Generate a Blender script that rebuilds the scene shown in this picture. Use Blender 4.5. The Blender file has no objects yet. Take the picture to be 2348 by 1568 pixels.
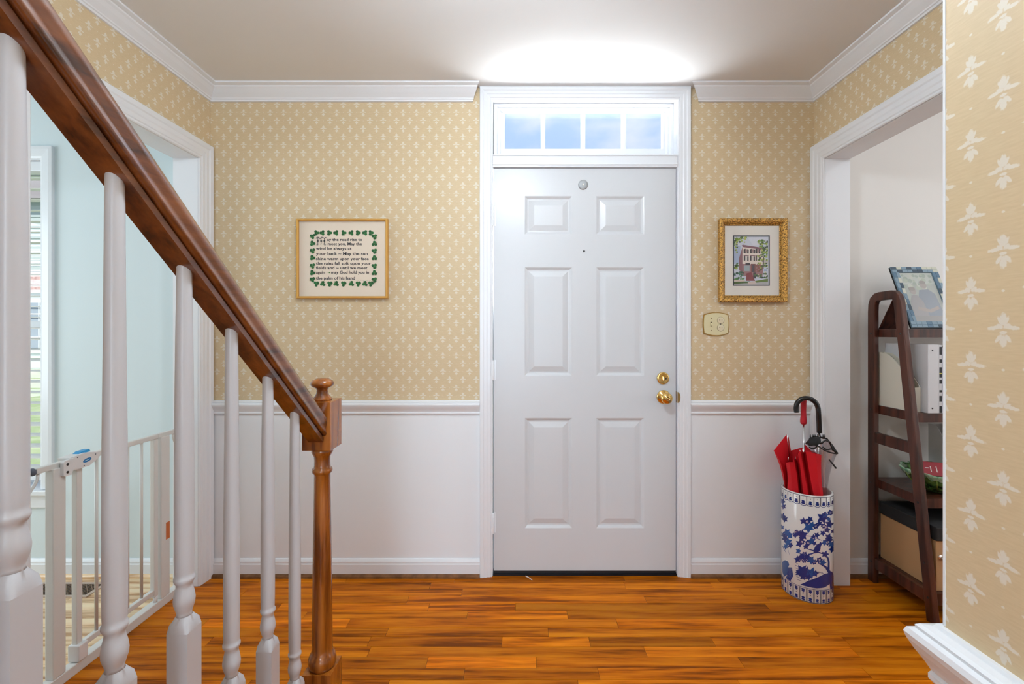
import bpy, bmesh, math, random
from mathutils import Vector, Matrix
from mathutils.geometry import tessellate_polygon
random.seed(7)
R = math.radians
C = bpy.context.scene.collection
SC = bpy.context.scene

# ------------------------------------------------------------------ camera
F, CX, CY, H = 1045.0, 1183.0, 760.0, 1.225      # focal in px, principal point, eye height
D = 2.287                                         # distance of the entrance wall
CH = 2.445                                        # ceiling height
XL, XR = -1.532, 1.495                            # left and right foyer walls
cam = bpy.data.cameras.new('camera'); camo = bpy.data.objects.new('camera', cam); C.objects.link(camo)
cam.sensor_width = 36; cam.lens = F * 36 / 2348
cam.shift_x = -(CX - 1174) / 2348; cam.shift_y = -(784 - CY) / 2348
cam.clip_start = .02
camo.location = (0, 0, H); camo.rotation_euler = (R(90), 0, 0)
SC.camera = camo

# ------------------------------------------------------------------ sky, sun, large lights, exposure
SC.view_settings.view_transform = 'Standard'; SC.view_settings.look = 'None'
SC.view_settings.exposure = 0.20; SC.view_settings.gamma = 1; SC.view_settings.use_curve_mapping = False
SC.cycles.use_denoising = True
SC.cycles.max_bounces = 6; SC.cycles.diffuse_bounces = 4; SC.cycles.glossy_bounces = 3
SC.cycles.use_adaptive_sampling = True; SC.cycles.adaptive_threshold = .03
SC.cycles.transparent_max_bounces = 12; SC.cycles.caustics_reflective = False; SC.cycles.caustics_refractive = False
SC.cycles.sample_clamp_indirect = 4

w = bpy.data.worlds.new('sky'); SC.world = w; w.use_nodes = True
nt = w.node_tree; nt.nodes.clear()
tc = nt.nodes.new('ShaderNodeTexCoord')
mp = nt.nodes.new('ShaderNodeMapping'); mp.inputs['Scale'].default_value = (1, 1, 2.2); mp.inputs['Location'].default_value = (.35, .2, .1)
nz = nt.nodes.new('ShaderNodeTexNoise'); nz.inputs['Scale'].default_value = 5.5; nz.inputs['Detail'].default_value = 4
cr = nt.nodes.new('ShaderNodeValToRGB')
cr.color_ramp.elements[0].position = .40; cr.color_ramp.elements[0].color = (.47, .65, 1.0, 1)
cr.color_ramp.elements[1].position = .66; cr.color_ramp.elements[1].color = (.88, .90, 1.0, 1)
bg = nt.nodes.new('ShaderNodeBackground'); bg.inputs['Strength'].default_value = 1.0
wo = nt.nodes.new('ShaderNodeOutputWorld')
nt.links.new(tc.outputs['Generated'], mp.inputs['Vector']); nt.links.new(mp.outputs[0], nz.inputs['Vector'])
nt.links.new(nz.outputs['Fac'], cr.inputs['Fac']); nt.links.new(cr.outputs['Color'], bg.inputs['Color'])
nt.links.new(bg.outputs[0], wo.inputs['Surface'])

def lamp(name, kind, loc, target, power, color, size=1, size_y=None):
    l = bpy.data.lights.new(name, kind); o = bpy.data.objects.new(name, l); C.objects.link(o)
    o.location = loc; l.energy = power; l.color = color
    d = Vector(target) - Vector(loc); o.rotation_euler = d.to_track_quat('-Z', 'Y').to_euler()
    if kind == 'AREA':
        l.shape = 'RECTANGLE'; l.size = size; l.size_y = size_y or size
    return o
s = lamp('sun', 'SUN', (0, -10, 20), (-4, 10, 0), 4.5, (1, .95, .86)); s.data.angle = R(1)
lamp('fill_hall_end', 'AREA', (-.30, -3.0, 1.35), (.1, 2, 1.2), 64, (.68, .85, 1), 1.0, 2.1)        # added frontal fill from the hall's far end; no glazed door there
lamp('daylight_fill_left_room', 'AREA', (-4.2, 1.0, 1.4), (-1, 1.5, 1.1), 37, (.82, .93, 1), 1.6, 1.5)       # added daylight fill, out of view; the side wall has no window
lamp('assumed_daylight_right_room', 'AREA', (4.4, 1.1, 1.5), (1.6, 2.0, 1.2), 26, (.95, .97, 1), 1.2, 1.4)      # assumed side window of the right room; unseen area light, the wall is solid
lamp('assumed_porch_fill', 'AREA', (.35, 2.86, 1.66), (.35, 2.30, 2.32), 125, (.97, .99, 1), 1.6, .9)         # added unseen area light outside, aimed up through the transom for assumed porch bounce

# ------------------------------------------------------------------ materials
def lin(c):
    return tuple((x / 255 / 12.92) if x / 255 <= .04045 else ((x / 255 + .055) / 1.055) ** 2.4 for x in c) + (1,)
def mat(name, col, rough=.5, metal=0, coat=0, spec=.5, bump=None, var=None, trans=0):
    m = bpy.data.materials.new(name); m.use_nodes = True; t = m.node_tree; b = t.nodes['Principled BSDF']
    c = tuple(col) + ((1,) if len(col) == 3 else ())
    b.inputs['Base Color'].default_value = c; b.inputs['Roughness'].default_value = rough
    b.inputs['Metallic'].default_value = metal; b.inputs['Coat Weight'].default_value = coat
    b.inputs['Coat Roughness'].default_value = .12; b.inputs['Specular IOR Level'].default_value = spec
    if bump or var:
        g = t.nodes.new('ShaderNodeNewGeometry'); n = t.nodes.new('ShaderNodeTexNoise')
        n.inputs['Scale'].default_value = (bump or var)[0]; n.inputs['Detail'].default_value = 4
        t.links.new(g.outputs['Position'], n.inputs['Vector'])
        if bump:
            bp = t.nodes.new('ShaderNodeBump'); bp.inputs['Strength'].default_value = bump[1]; bp.inputs['Distance'].default_value = bump[2]
            t.links.new(n.outputs['Fac'], bp.inputs['Height']); t.links.new(bp.outputs[0], b.inputs['Normal'])
        if var:
            r = t.nodes.new('ShaderNodeValToRGB'); r.color_ramp.elements[0].position = var[3] if len(var) > 3 else .35
            r.color_ramp.elements[1].position = var[4] if len(var) > 4 else .65
            r.color_ramp.elements[0].color = tuple(var[1]) + (1,); r.color_ramp.elements[1].color = tuple(var[2]) + (1,)
            t.links.new(n.outputs['Fac'], r.inputs['Fac']); t.links.new(r.outputs[0], b.inputs['Base Color'])
    return m

def wood(name, dark, mid, light, axis='X', rough=.3, coat=.3, use_obj=False, scale=1.0, contrast=1.0, bump=.0, spec=.5):
    """streaky grain along one axis; with use_obj the object's own colour tints each board"""
    m = bpy.data.materials.new(name); m.use_nodes = True; t = m.node_tree; N = t.nodes; L = t.links
    b = N['Principled BSDF']; b.inputs['Roughness'].default_value = rough; b.inputs['Coat Weight'].default_value = coat
    b.inputs['Coat Roughness'].default_value = .15; b.inputs['Specular IOR Level'].default_value = spec
    g = N.new('ShaderNodeNewGeometry'); oi = N.new('ShaderNodeObjectInfo')
    off = N.new('ShaderNodeVectorMath'); off.operation = 'SCALE'; off.inputs[0].default_value = (7.3, 13.1, 3.7)
    L.new(oi.outputs['Random'], off.inputs['Scale'])
    add = N.new('ShaderNodeVectorMath'); add.operation = 'ADD'; L.new(g.outputs['Position'], add.inputs[0]); L.new(off.outputs[0], add.inputs[1])
    sc = {'X': (1.6, 22, 22), 'Y': (22, 1.6, 22), 'Z': (22, 22, 1.6)}[axis]
    mp = N.new('ShaderNodeMapping'); mp.inputs['Scale'].default_value = tuple(s_ * scale for s_ in sc); L.new(add.outputs[0], mp.inputs['Vector'])
    n1 = N.new('ShaderNodeTexNoise'); n1.inputs['Scale'].default_value = 1.0; n1.inputs['Detail'].default_value = 3; n1.inputs['Distortion'].default_value = .6
    L.new(mp.outputs[0], n1.inputs['Vector'])
    # cathedral figure: rings of a stretched low-frequency noise
    mul = N.new('ShaderNodeMath'); mul.operation = 'MULTIPLY'; mul.inputs[1].default_value = 44
    n2 = N.new('ShaderNodeTexNoise'); n2.inputs['Scale'].default_value = .38; n2.inputs['Detail'].default_value = 1; L.new(mp.outputs[0], n2.inputs['Vector'])
    L.new(n2.outputs['Fac'], mul.inputs[0])
    sn = N.new('ShaderNodeMath'); sn.operation = 'SINE'; L.new(mul.outputs[0], sn.inputs[0])
    mp3 = N.new('ShaderNodeMapping'); mp3.inputs['Scale'].default_value = tuple(s_ * scale * 7 for s_ in sc); L.new(add.outputs[0], mp3.inputs['Vector'])
    n3 = N.new('ShaderNodeTexNoise'); n3.inputs['Scale'].default_value = 1; n3.inputs['Detail'].default_value = 2; L.new(mp3.outputs[0], n3.inputs['Vector'])
    a1 = N.new('ShaderNodeMath'); a1.operation = 'MULTIPLY_ADD'; a1.inputs[1].default_value = .11 * contrast; L.new(sn.outputs[0], a1.inputs[0]); L.new(n1.outputs['Fac'], a1.inputs[2])
    a2 = N.new('ShaderNodeMath'); a2.operation = 'MULTIPLY_ADD'; a2.inputs[1].default_value = .42 * contrast; L.new(n3.outputs['Fac'], a2.inputs[0]); L.new(a1.outputs[0], a2.inputs[2])
    r = N.new('ShaderNodeValToRGB'); L.new(a2.outputs[0], r.inputs['Fac'])
    e = r.color_ramp.elements; e[0].position = .46; e[0].color = tuple(dark) + (1,); e[1].position = .94; e[1].color = tuple(light) + (1,)
    k = e.new(.66); k.color = tuple(mid) + (1,)
    out = r.outputs[0]
    if use_obj:
        mx = N.new('ShaderNodeMix'); mx.data_type = 'RGBA'; mx.blend_type = 'MULTIPLY'; mx.inputs[0].default_value = 1
        L.new(out, mx.inputs[6]); L.new(oi.outputs['Color'], mx.inputs[7]); out = mx.outputs[2]
    L.new(out, b.inputs['Base Color'])
    if bump:
        bp = N.new('ShaderNodeBump'); bp.inputs['Strength'].default_value = bump; bp.inputs['Distance'].default_value = .002
        L.new(a2.outputs[0], bp.inputs['Height']); L.new(bp.outputs[0], b.inputs['Normal'])
    return m

def wallpaper_mat():
    m = bpy.data.materials.new('wallpaper'); m.use_nodes = True; t = m.node_tree; N = t.nodes; L = t.links
    b = N['Principled BSDF']; b.inputs['Roughness'].default_value = .55
    def M(op, a, bb=None, c=None):
        n = N.new('ShaderNodeMath'); n.operation = op
        for i, v in enumerate((a, bb, c)):
            if v is None: continue
            if isinstance(v, (int, float)): n.inputs[i].default_value = v
            else: L.new(v, n.inputs[i])
        return n.outputs[0]
    g = N.new('ShaderNodeNewGeometry'); sp = N.new('ShaderNodeSeparateXYZ'); sn = N.new('ShaderNodeSeparateXYZ')
    L.new(g.outputs['Position'], sp.inputs[0]); L.new(g.outputs['Normal'], sn.inputs[0])
    u = M('ADD', M('MULTIPLY', sp.outputs['X'], M('ABSOLUTE', sn.outputs['Y'])), M('MULTIPLY', sp.outputs['Y'], M('ABSOLUTE', sn.outputs['X'])))
    pu, pv = .0667, .0406
    vv = M('DIVIDE', M('SUBTRACT', sp.outputs['Z'], 2.363), pv)
    vv = M('ADD', vv, 100.5)
    row = M('FLOOR', vv); lv = M('MULTIPLY', M('SUBTRACT', M('FRACT', vv), .5), pv)
    odd = M('MODULO', row, 2.0)
    uu = M('ADD', M('DIVIDE', M('SUBTRACT', u, -1.4667), pu), 100.5)
    uu = M('ADD', uu, M('MULTIPLY', odd, .5))
    lu = M('MULTIPLY', M('ABSOLUTE', M('SUBTRACT', M('FRACT', uu), .5)), pu)
    cb = N.new('ShaderNodeCombineXYZ'); L.new(lu, cb.inputs[0]); L.new(lv, cb.inputs[1])
    best = None
    for cx, cy, rx, ry, rot in ((0, .0112, .0034, .0066, 0), (.0030, .0096, .0018, .0050, -26), (.0088, .0026, .0068, .0021, -6),
                                (.0034, .0042, .0036, .0024, 30), (0, -.0022, .0036, .0016, 0), (0, -.0112, .0036, .0064, 0),
                                (.0044, -.0084, .0021, .0050, 38), (.0333, .0, .0017, .0013, 0)):
        mpn = N.new('ShaderNodeMapping'); mpn.vector_type = 'TEXTURE'
        mpn.inputs['Location'].default_value = (cx, cy, 0); mpn.inputs['Rotation'].default_value = (0, 0, R(rot)); mpn.inputs['Scale'].default_value = (rx, ry, 1)
        L.new(cb.outputs[0], mpn.inputs['Vector'])
        ln = N.new('ShaderNodeVectorMath'); ln.operation = 'LENGTH'; L.new(mpn.outputs[0], ln.inputs[0])
        best = ln.outputs['Value'] if best is None else M('MINIMUM', best, ln.outputs['Value'])
    nz = N.new('ShaderNodeTexNoise'); nz.inputs['Scale'].default_value = 420; nz.inputs['Detail'].default_value = 0; L.new(g.outputs['Position'], nz.inputs['Vector'])
    best = M('ADD', best, M('MULTIPLY', M('SUBTRACT', nz.outputs['Fac'], .5), .55))
    mr = N.new('ShaderNodeMapRange'); mr.inputs['From Min'].default_value = 1.15; mr.inputs['From Max'].default_value = .8
    L.new(best, mr.inputs['Value'])
    # soft woven ground
    nz2 = N.new('ShaderNodeTexNoise'); nz2.inputs['Scale'].default_value = 1; nz2.inputs['Detail'].default_value = 1
    mp2 = N.new('ShaderNodeMapping'); mp2.inputs['Scale'].default_value = (60, 60, 420); L.new(g.outputs['Position'], mp2.inputs['Vector']); L.new(mp2.outputs[0], nz2.inputs['Vector'])
    gr = N.new('ShaderNodeMix'); gr.data_type = 'RGBA'; gr.inputs[6].default_value = (.60, .455, .27, 1); gr.inputs[7].default_value = (.70, .55, .345, 1)
    L.new(nz2.outputs['Fac'], gr.inputs[0])
    mx = N.new('ShaderNodeMix'); mx.data_type = 'RGBA'; L.new(mr.outputs[0], mx.inputs[0]); L.new(gr.outputs[2], mx.inputs[6]); mx.inputs[7].default_value = (.74, .67, .56, 1)
    L.new(mx.outputs[2], b.inputs['Base Color'])
    return m

def glass_mat(name, tint=(1, 1, 1), gloss=.08):
    m = bpy.data.materials.new(name); m.use_nodes = True; t = m.node_tree; t.nodes.clear()
    tr = t.nodes.new('ShaderNodeBsdfTransparent'); tr.inputs[0].default_value = tuple(tint) + (1,)
    gl = t.nodes.new('ShaderNodeBsdfGlossy'); gl.inputs['Roughness'].default_value = .02
    mx = t.nodes.new('ShaderNodeMixShader'); mx.inputs[0].default_value = gloss
    o = t.nodes.new('ShaderNodeOutputMaterial'); t.links.new(tr.outputs[0], mx.inputs[1]); t.links.new(gl.outputs[0], mx.inputs[2]); t.links.new(mx.outputs[0], o.inputs[0])
    return m
def print_mat(name, rough=.5, coat=0):
    m = bpy.data.materials.new(name); m.use_nodes = True; t = m.node_tree; b = t.nodes['Principled BSDF']
    a = t.nodes.new('ShaderNodeAttribute'); a.attribute_name = 'ink'; t.links.new(a.outputs['Color'], b.inputs['Base Color'])
    b.inputs['Roughness'].default_value = rough; b.inputs['Coat Weight'].default_value = coat
    return m
def emit_mat(name, col, strength):
    m = bpy.data.materials.new(name); m.use_nodes = True; t = m.node_tree; b = t.nodes['Principled BSDF']
    b.inputs['Base Color'].default_value = (.8, .8, .8, 1); b.inputs['Emission Color'].default_value = tuple(col) + (1,); b.inputs['Emission Strength'].default_value = strength
    return m

WP = wallpaper_mat()
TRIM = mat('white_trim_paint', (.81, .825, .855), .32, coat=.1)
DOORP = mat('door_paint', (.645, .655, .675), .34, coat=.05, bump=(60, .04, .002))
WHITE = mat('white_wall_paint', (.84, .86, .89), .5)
CEIL = mat('ceiling_paint', (.86, .865, .87), .7)
BLUEW = mat('left_room_paint', (.70, .785, .81), .6)
CREAMW = mat('right_room_paint', (.76, .735, .70), .6)
FLOOR = wood('floor_oak', (.21, .045, .001), (.52, .130, .002), (.72, .225, .007), 'X', .30, .0, True, 1.0, 1.0, .0, .09)
PALE = wood('pale_oak', (.50, .25, .10), (.84, .57, .32), (.92, .72, .47), 'X', .35, .2, True, 1.0, 1.0)
NEWEL = wood('stained_newel_wood', (.15, .036, .003), (.33, .094, .010), (.46, .155, .022), 'Z', .22, .5, False, 1.6, .6)
RAILW = wood('stained_rail_wood', (.045, .010, .002), (.135, .034, .006), (.22, .066, .014), 'Y', .30, 1.0, False, 1.4, .8, .25)
SHOE = mat('shoe_mould_wood', (.16, .07, .025), .5, spec=.15, var=(30, (.12, .05, .018), (.22, .10, .04)))
BALP = mat('baluster_paint', (.60, .595, .625), .34, coat=.1, bump=(90, .06, .002))
BLACK = mat('black_rubber', (.012, .012, .014), .45)
BRASS = mat('polished_brass', (.90, .62, .22), .12, 1)
BRASSD = mat('brass_rim', (.62, .42, .16), .2, 1)
STEEL = mat('brushed_steel', (.62, .62, .63), .3, 1)
GLASS = glass_mat('window_glass', (.97, .985, 1), .05)
PICGLASS = glass_mat('picture_glass', (1, 1, 1), .03)
INK = print_mat('flat_print', .6)
CERINK = print_mat('glazed_print', .15, .4)
GOLD = mat('gilt_frame', (.72, .40, .10), .35, .55)
GOLD2 = mat('antique_gilt_frame', (.62, .33, .07), .38, .45, bump=(220, .9, .004), var=(190, (.10, .04, .008), (.76, .43, .10), .38, .56))
LINEN = mat('linen_ground', (.80, .685, .56), .8, bump=(900, .3, .001))
MATB = mat('picture_mat_board', (.80, .76, .70), .8)
IVORY = mat('ivory_plate', (.72, .65, .40), .35)
DARKW = wood('espresso_wood', (.030, .008, .005), (.075, .021, .012), (.12, .036, .019), 'Z', .35, .25, False, 1.4, .5)
GATEW = mat('gate_enamel', (.72, .71, .68), .35)
GATEP = mat('gate_plastic', (.76, .75, .75), .4)
RUBBER = mat('grey_rubber', (.10, .11, .14), .6)
BLUEP = mat('blue_plastic', (.02, .30, .62), .35)
REDF = mat('red_nylon', (.62, .008, .018), .55, spec=.3)
REDH = mat('red_foam', (.50, .008, .022), .6)
CHROME = mat('chrome', (.8, .8, .82), .15, 1)
CERAM = mat('white_glaze', (.78, .77, .76), .15, coat=.5)
CLEARV = glass_mat('clear_vinyl', (.90, .90, .92), .22)
GLOSSB = mat('gloss_black', (.010, .011, .013), .2)
BLACKF = mat('black_fabric', (.010, .010, .011), .8)
TAN = mat('tan_fabric', (.48, .28, .13), .8, bump=(500, .3, .001))
CREAMP = mat('cream_card', (.72, .68, .58), .6)
GREYP = mat('pale_grey_card', (.62, .62, .61), .6)
BINDW = mat('white_vinyl', (.66, .66, .68), .4)
NAVY = mat('navy_cover', (.015, .018, .05), .5)
LAV = mat('pale_page_block', (.60, .62, .72), .6)
GREEN = mat('green_glaze', (.03, .12, .03), .15, coat=.5, var=(40, (.012, .05, .012), (.12, .26, .06)))
GREENR = mat('pale_green_glaze', (.30, .52, .36), .2, coat=.4, var=(60, (.10, .32, .18), (.50, .66, .48)))
REDB = mat('red_box_card', (.34, .008, .02), .4)
GRILLE = mat('brown_metal', (.30, .20, .13), .4, .2)
GRILLF = mat('tan_metal', (.55, .42, .34), .4, .2)
LAWN = mat('lawn', (.22, .34, .10), .9, var=(3, (.26, .34, .14), (.40, .46, .24)))
SIDING = mat('grey_green_siding', (.42, .48, .47), .7)
PINKB = mat('pink_brick', (.50, .30, .29), .8, var=(12, (.42, .24, .23), (.62, .42, .40)))
DARKG = mat('dark_window', (.10, .13, .16), .1)
ROOFM = mat('roof_shingle', (.22, .20, .19), .9)
OUTW = mat('outdoor_white', (.75, .75, .75), .6)

# ------------------------------------------------------------------ helpers
WLOC = {}
class MB:
    def __init__(s): s.v = []; s.f = []; s.mi = []; s.sm = []
    def add(s, vs, fs, mi=0, sm=False):
        k = len(s.v); s.v += [tuple(v) for v in vs]
        for f in fs: s.f.append([i + k for i in f]); s.mi.append(mi); s.sm.append(sm)
        return s
    def box(s, x0, x1, y0, y1, z0, z1, mi=0, mf=None):
        vs = [(x0, y0, z0), (x1, y0, z0), (x1, y1, z0), (x0, y1, z0), (x0, y0, z1), (x1, y0, z1), (x1, y1, z1), (x0, y1, z1)]
        fs = [(3, 2, 1, 0), (4, 5, 6, 7), (0, 1, 5, 4), (1, 2, 6, 5), (2, 3, 7, 6), (3, 0, 4, 7)]
        nn = ['-z', '+z', '-y', '+x', '+y', '-x']
        if mf is None: return s.add(vs, fs, mi)
        for f, n in zip(fs, nn):
            s.add([vs[i] for i in f], [(0, 1, 2, 3)], mf(n))
        return s
    def rbox(s, x0, x1, y0, y1, z0, z1, b=.004, mi=0):          # chamfered box
        bm = bmesh.new(); bmesh.ops.create_cube(bm, size=1)
        for v in bm.verts: v.co = Vector(((x0 + x1) / 2 + v.co.x * (x1 - x0), (y0 + y1) / 2 + v.co.y * (y1 - y0), (z0 + z1) / 2 + v.co.z * (z1 - z0)))
        bmesh.ops.bevel(bm, geom=list(bm.edges), offset=b, segments=2, affect='EDGES', profile=.6)
        bm.verts.index_update(); s.add([v.co for v in bm.verts], [[v.index for v in f.verts] for f in bm.faces], mi); bm.free(); return s
    def lathe(s, prof, o=(0, 0, 0), ax=None, n=32, mi=0, caps=True):
        """prof: (r, t) along axis ax (unit vector) from o"""
        ax = Vector(ax or (0, 0, 1)).normalized(); up = Vector((0, 0, 1)) if abs(ax.z) < .9 else Vector((1, 0, 0))
        e1 = ax.cross(up).normalized(); e2 = ax.cross(e1); o = Vector(o); vs = []; fs = []
        for r, t_ in prof:
            for i in range(n):
                a = 2 * math.pi * i / n; vs.append(o + ax * t_ + (e1 * math.cos(a) + e2 * math.sin(a)) * r)
        for k in range(len(prof) - 1):
            for i in range(n):
                j = (i + 1) % n; fs.append((k * n + i, k * n + j, (k + 1) * n + j, (k + 1) * n + i))
        s.add(vs, fs, mi, True)
        if caps:
            for k in (0, len(prof) - 1):
                if prof[k][0] > 1e-5: s.add([vs[k * n + i] for i in range(n)], [list(range(n))], mi)
        return s
    def tube(s, pts, r, n=10, mi=0, closed=False):
        pts = [Vector(p) for p in pts]; m = len(pts); vs = []; fs = []; prev = None
        rr = r if isinstance(r, (list, tuple)) else [r] * m
        for i, p in enumerate(pts):
            a = pts[(i - 1) % m] if (i > 0 or closed) else p; b = pts[(i + 1) % m] if (i < m - 1 or closed) else p
            t_ = (b - a).normalized()
            if prev is None:
                up = Vector((0, 0, 1)) if abs(t_.z) < .9 else Vector((1, 0, 0)); e1 = t_.cross(up).normalized()
            else: e1 = (prev - t_ * prev.dot(t_)).normalized()
            prev = e1; e2 = t_.cross(e1)
            for k in range(n):
                a_ = 2 * math.pi * k / n; vs.append(p + (e1 * math.cos(a_) + e2 * math.sin(a_)) * rr[i])
        for i in range(m if closed else m - 1):
            for k in range(n):
                j = (k + 1) % n; q = (i + 1) % m; fs.append((i * n + k, i * n + j, q * n + j, q * n + k))
        s.add(vs, fs, mi, True)
        if not closed:
            s.add([vs[k] for k in range(n)], [list(range(n))], mi); s.add([vs[(m - 1) * n + k] for k in range(n)], [list(range(n))], mi)
        return s
    def run(s, prof, a, b, nrm, sa=0, sb=0, mi=0, caps=True, zoff=None):
        """moulding: closed profile (p, z) run from a to b (xy) on a wall with outward normal nrm; sa/sb shear the ends by projection"""
        a = Vector((a[0], a[1], 0)); b = Vector((b[0], b[1], 0)); n = Vector((nrm[0], nrm[1], 0)); t_ = (b - a).normalized()
        A = [a + n * p + t_ * (sa * p) + Vector((0, 0, z)) for p, z in prof]; B = [b + n * p + t_ * (sb * p) + Vector((0, 0, z)) for p, z in prof]
        m = len(prof); s.add(A + B, [(i, (i + 1) % m, m + (i + 1) % m, m + i) for i in range(m)], mi)
        if caps: s.add(A, [list(range(m))[::-1]], mi); s.add(B, [list(range(m))], mi)
        return s
    def frame(s, prof, rect, org, T, Nn, closed=True, mi=0):
        """sweep profile (w outward, p proud) round rect (s0, s1, z0, z1) in the plane org + s*T + z*Z, normal Nn"""
        s0, s1, z0, z1 = rect; T = Vector(T); Nn = Vector(Nn); org = Vector(org); Z = Vector((0, 0, 1)); rings = []
        for w_, p in prof:
            cs = [(s0 - w_, z0 - (w_ if closed else 0)), (s0 - w_, z1 + w_), (s1 + w_, z1 + w_), (s1 + w_, z0 - (w_ if closed else 0))]
            rings.append([org + T * a + Z * b + Nn * p for a, b in cs])
        m = len(prof); vs = [v for r in rings for v in r]; fs = []
        for k in range(m):
            q = (k + 1) % m
            for i in range(4 if closed else 3):
                j = (i + 1) % 4; fs.append((k * 4 + i, k * 4 + j, q * 4 + j, q * 4 + i))
        s.add(vs, fs, mi)
        if not closed:
            for i in (0, 3): s.add([rings[k][i] for k in range(m)], [list(range(m))], mi)
        return s
    def prism(s, pts, axis, a, b, mi=0):
        """polygon pts in the two other axes (x,y,z order kept), extruded along axis from a to b"""
        def mk(p, t_): return {'x': (t_, p[0], p[1]), 'y': (p[0], t_, p[1]), 'z': (p[0], p[1], t_)}[axis]
        n = len(pts); vs = [mk(p, a) for p in pts] + [mk(p, b) for p in pts]
        return s.add(vs, [list(range(n)), list(range(n, 2 * n))] + [(i, (i + 1) % n, n + (i + 1) % n, n + i) for i in range(n)], mi)
    def build(s, name, m, parent=None, kind=None, fix=True, loc=None):
        me = bpy.data.meshes.new(name); o = bpy.data.objects.new(name, me); C.objects.link(o)
        base = Vector(WLOC[parent.as_pointer()]) if parent else Vector(loc or (0, 0, 0))
        me.from_pydata([tuple(Vector(v) - base) for v in s.v], [], s.f)
        for mm in (m if isinstance(m, (list, tuple)) else [m]): me.materials.append(mm)
        for p, i, sm in zip(me.polygons, s.mi, s.sm): p.material_index = i; p.use_smooth = sm
        if fix:
            bm = bmesh.new(); bm.from_mesh(me); bmesh.ops.remove_doubles(bm, verts=bm.verts, dist=1e-5)
            bmesh.ops.recalc_face_normals(bm, faces=bm.faces); bm.to_mesh(me); bm.free()
        WLOC[o.as_pointer()] = base
        if parent: o.parent = parent
        elif loc: o.location = loc
        if kind: o['kind'] = kind
        return o

def tag(o, label, cat, group=None, kind=None):
    o['label'] = label; o['category'] = cat
    if group: o['group'] = group
    if kind: o['kind'] = kind
    return o
def thing(name, label, cat, loc, group=None, kind=None):
    o = bpy.data.objects.new(name, None); C.objects.link(o); o.location = loc; o.empty_display_size = .1
    WLOC[o.as_pointer()] = Vector(loc); return tag(o, label, cat, group, kind)
def struct(name, mb, m, label=None, cat=None, **k):
    o = mb.build(name, m, kind='structure', **k)
    if label: o['label'] = label
    if cat: o['category'] = cat
    return o
def P(px, py, d): return Vector(((px - CX) * d / F, d, H - (py - CY) * d / F))
def PX(px, d): return (px - CX) * d / F
def PZ(py, d): return H - (py - CY) * d / F

class Draw:
    """flat print: coloured polygons drawn in plate coordinates and laid on a surface by fn(u, v, lift)"""
    def __init__(s): s.p = []
    def poly(s, pts, col): s.p.append(([(float(a), float(b)) for a, b in pts], col)); return s
    def rect(s, x0, y0, x1, y1, col): return s.poly([(x0, y0), (x1, y0), (x1, y1), (x0, y1)], col)
    def disc(s, x, y, r, col, n=10, ry=None, rot=0):
        ry = ry or r; c, q = math.cos(rot), math.sin(rot)
        return s.poly([(x + r * math.cos(a) * c - ry * math.sin(a) * q, y + r * math.cos(a) * q + ry * math.sin(a) * c) for a in (2 * math.pi * i / n for i in range(n))], col)
    def star(s, x, y, r, col, n=6, k=.45, rot=0):
        return s.poly([(x + (r if i % 2 == 0 else r * k) * math.cos(rot + math.pi * i / n), y + (r if i % 2 == 0 else r * k) * math.sin(rot + math.pi * i / n)) for i in range(2 * n)], col)
    def stroke(s, pts, w_, col):
        for i in range(len(pts) - 1):
            (x0, y0), (x1, y1) = pts[i], pts[i + 1]; wa = w_[i] if isinstance(w_, (list, tuple)) else w_; wb = w_[i + 1] if isinstance(w_, (list, tuple)) else w_
            d = math.hypot(x1 - x0, y1 - y0) or 1; nx, ny = -(y1 - y0) / d, (x1 - x0) / d
            s.poly([(x0 + nx * wa / 2, y0 + ny * wa / 2), (x0 - nx * wa / 2, y0 - ny * wa / 2), (x1 - nx * wb / 2, y1 - ny * wb / 2), (x1 + nx * wb / 2, y1 + ny * wb / 2)], col)
        return s
    def build(s, name, m, fn, parent, step=.00006, sub=None):
        vs, fs, cs = [], [], []
        for i, (pts, col) in enumerate(s.p):
            tris = tessellate_polygon([[Vector((a, b, 0)) for a, b in pts]]); tl = [[pts[k] for k in t_] for t_ in tris]
            if sub:
                done = []
                while tl:
                    t_ = tl.pop(); e = [(math.hypot(t_[k][0] - t_[(k + 1) % 3][0], t_[k][1] - t_[(k + 1) % 3][1]), k) for k in range(3)]; mx_, k = max(e)
                    if mx_ > sub:
                        a, b, c = t_[k], t_[(k + 1) % 3], t_[(k + 2) % 3]; mid = ((a[0] + b[0]) / 2, (a[1] + b[1]) / 2); tl += [[a, mid, c], [mid, b, c]]
                    else: done.append(t_)
                tl = done
            for t_ in tl:
                k = len(vs); vs += [fn(a, b, step * (i + 1)) for a, b in t_]; fs.append((k, k + 1, k + 2)); cs.append(lin(col))
        base = Vector(WLOC[parent.as_pointer()]); me = bpy.data.meshes.new(name); me.from_pydata([tuple(Vector(v) - base) for v in vs], [], fs)
        at = me.color_attributes.new('ink', 'FLOAT_COLOR', 'CORNER')
        for p, c in zip(me.polygons, cs):
            for li in p.loop_indices: at.data[li].color = c
        me.materials.append(m); o = bpy.data.objects.new(name, me); C.objects.link(o); o.parent = parent; WLOC[o.as_pointer()] = base
        return o

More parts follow.
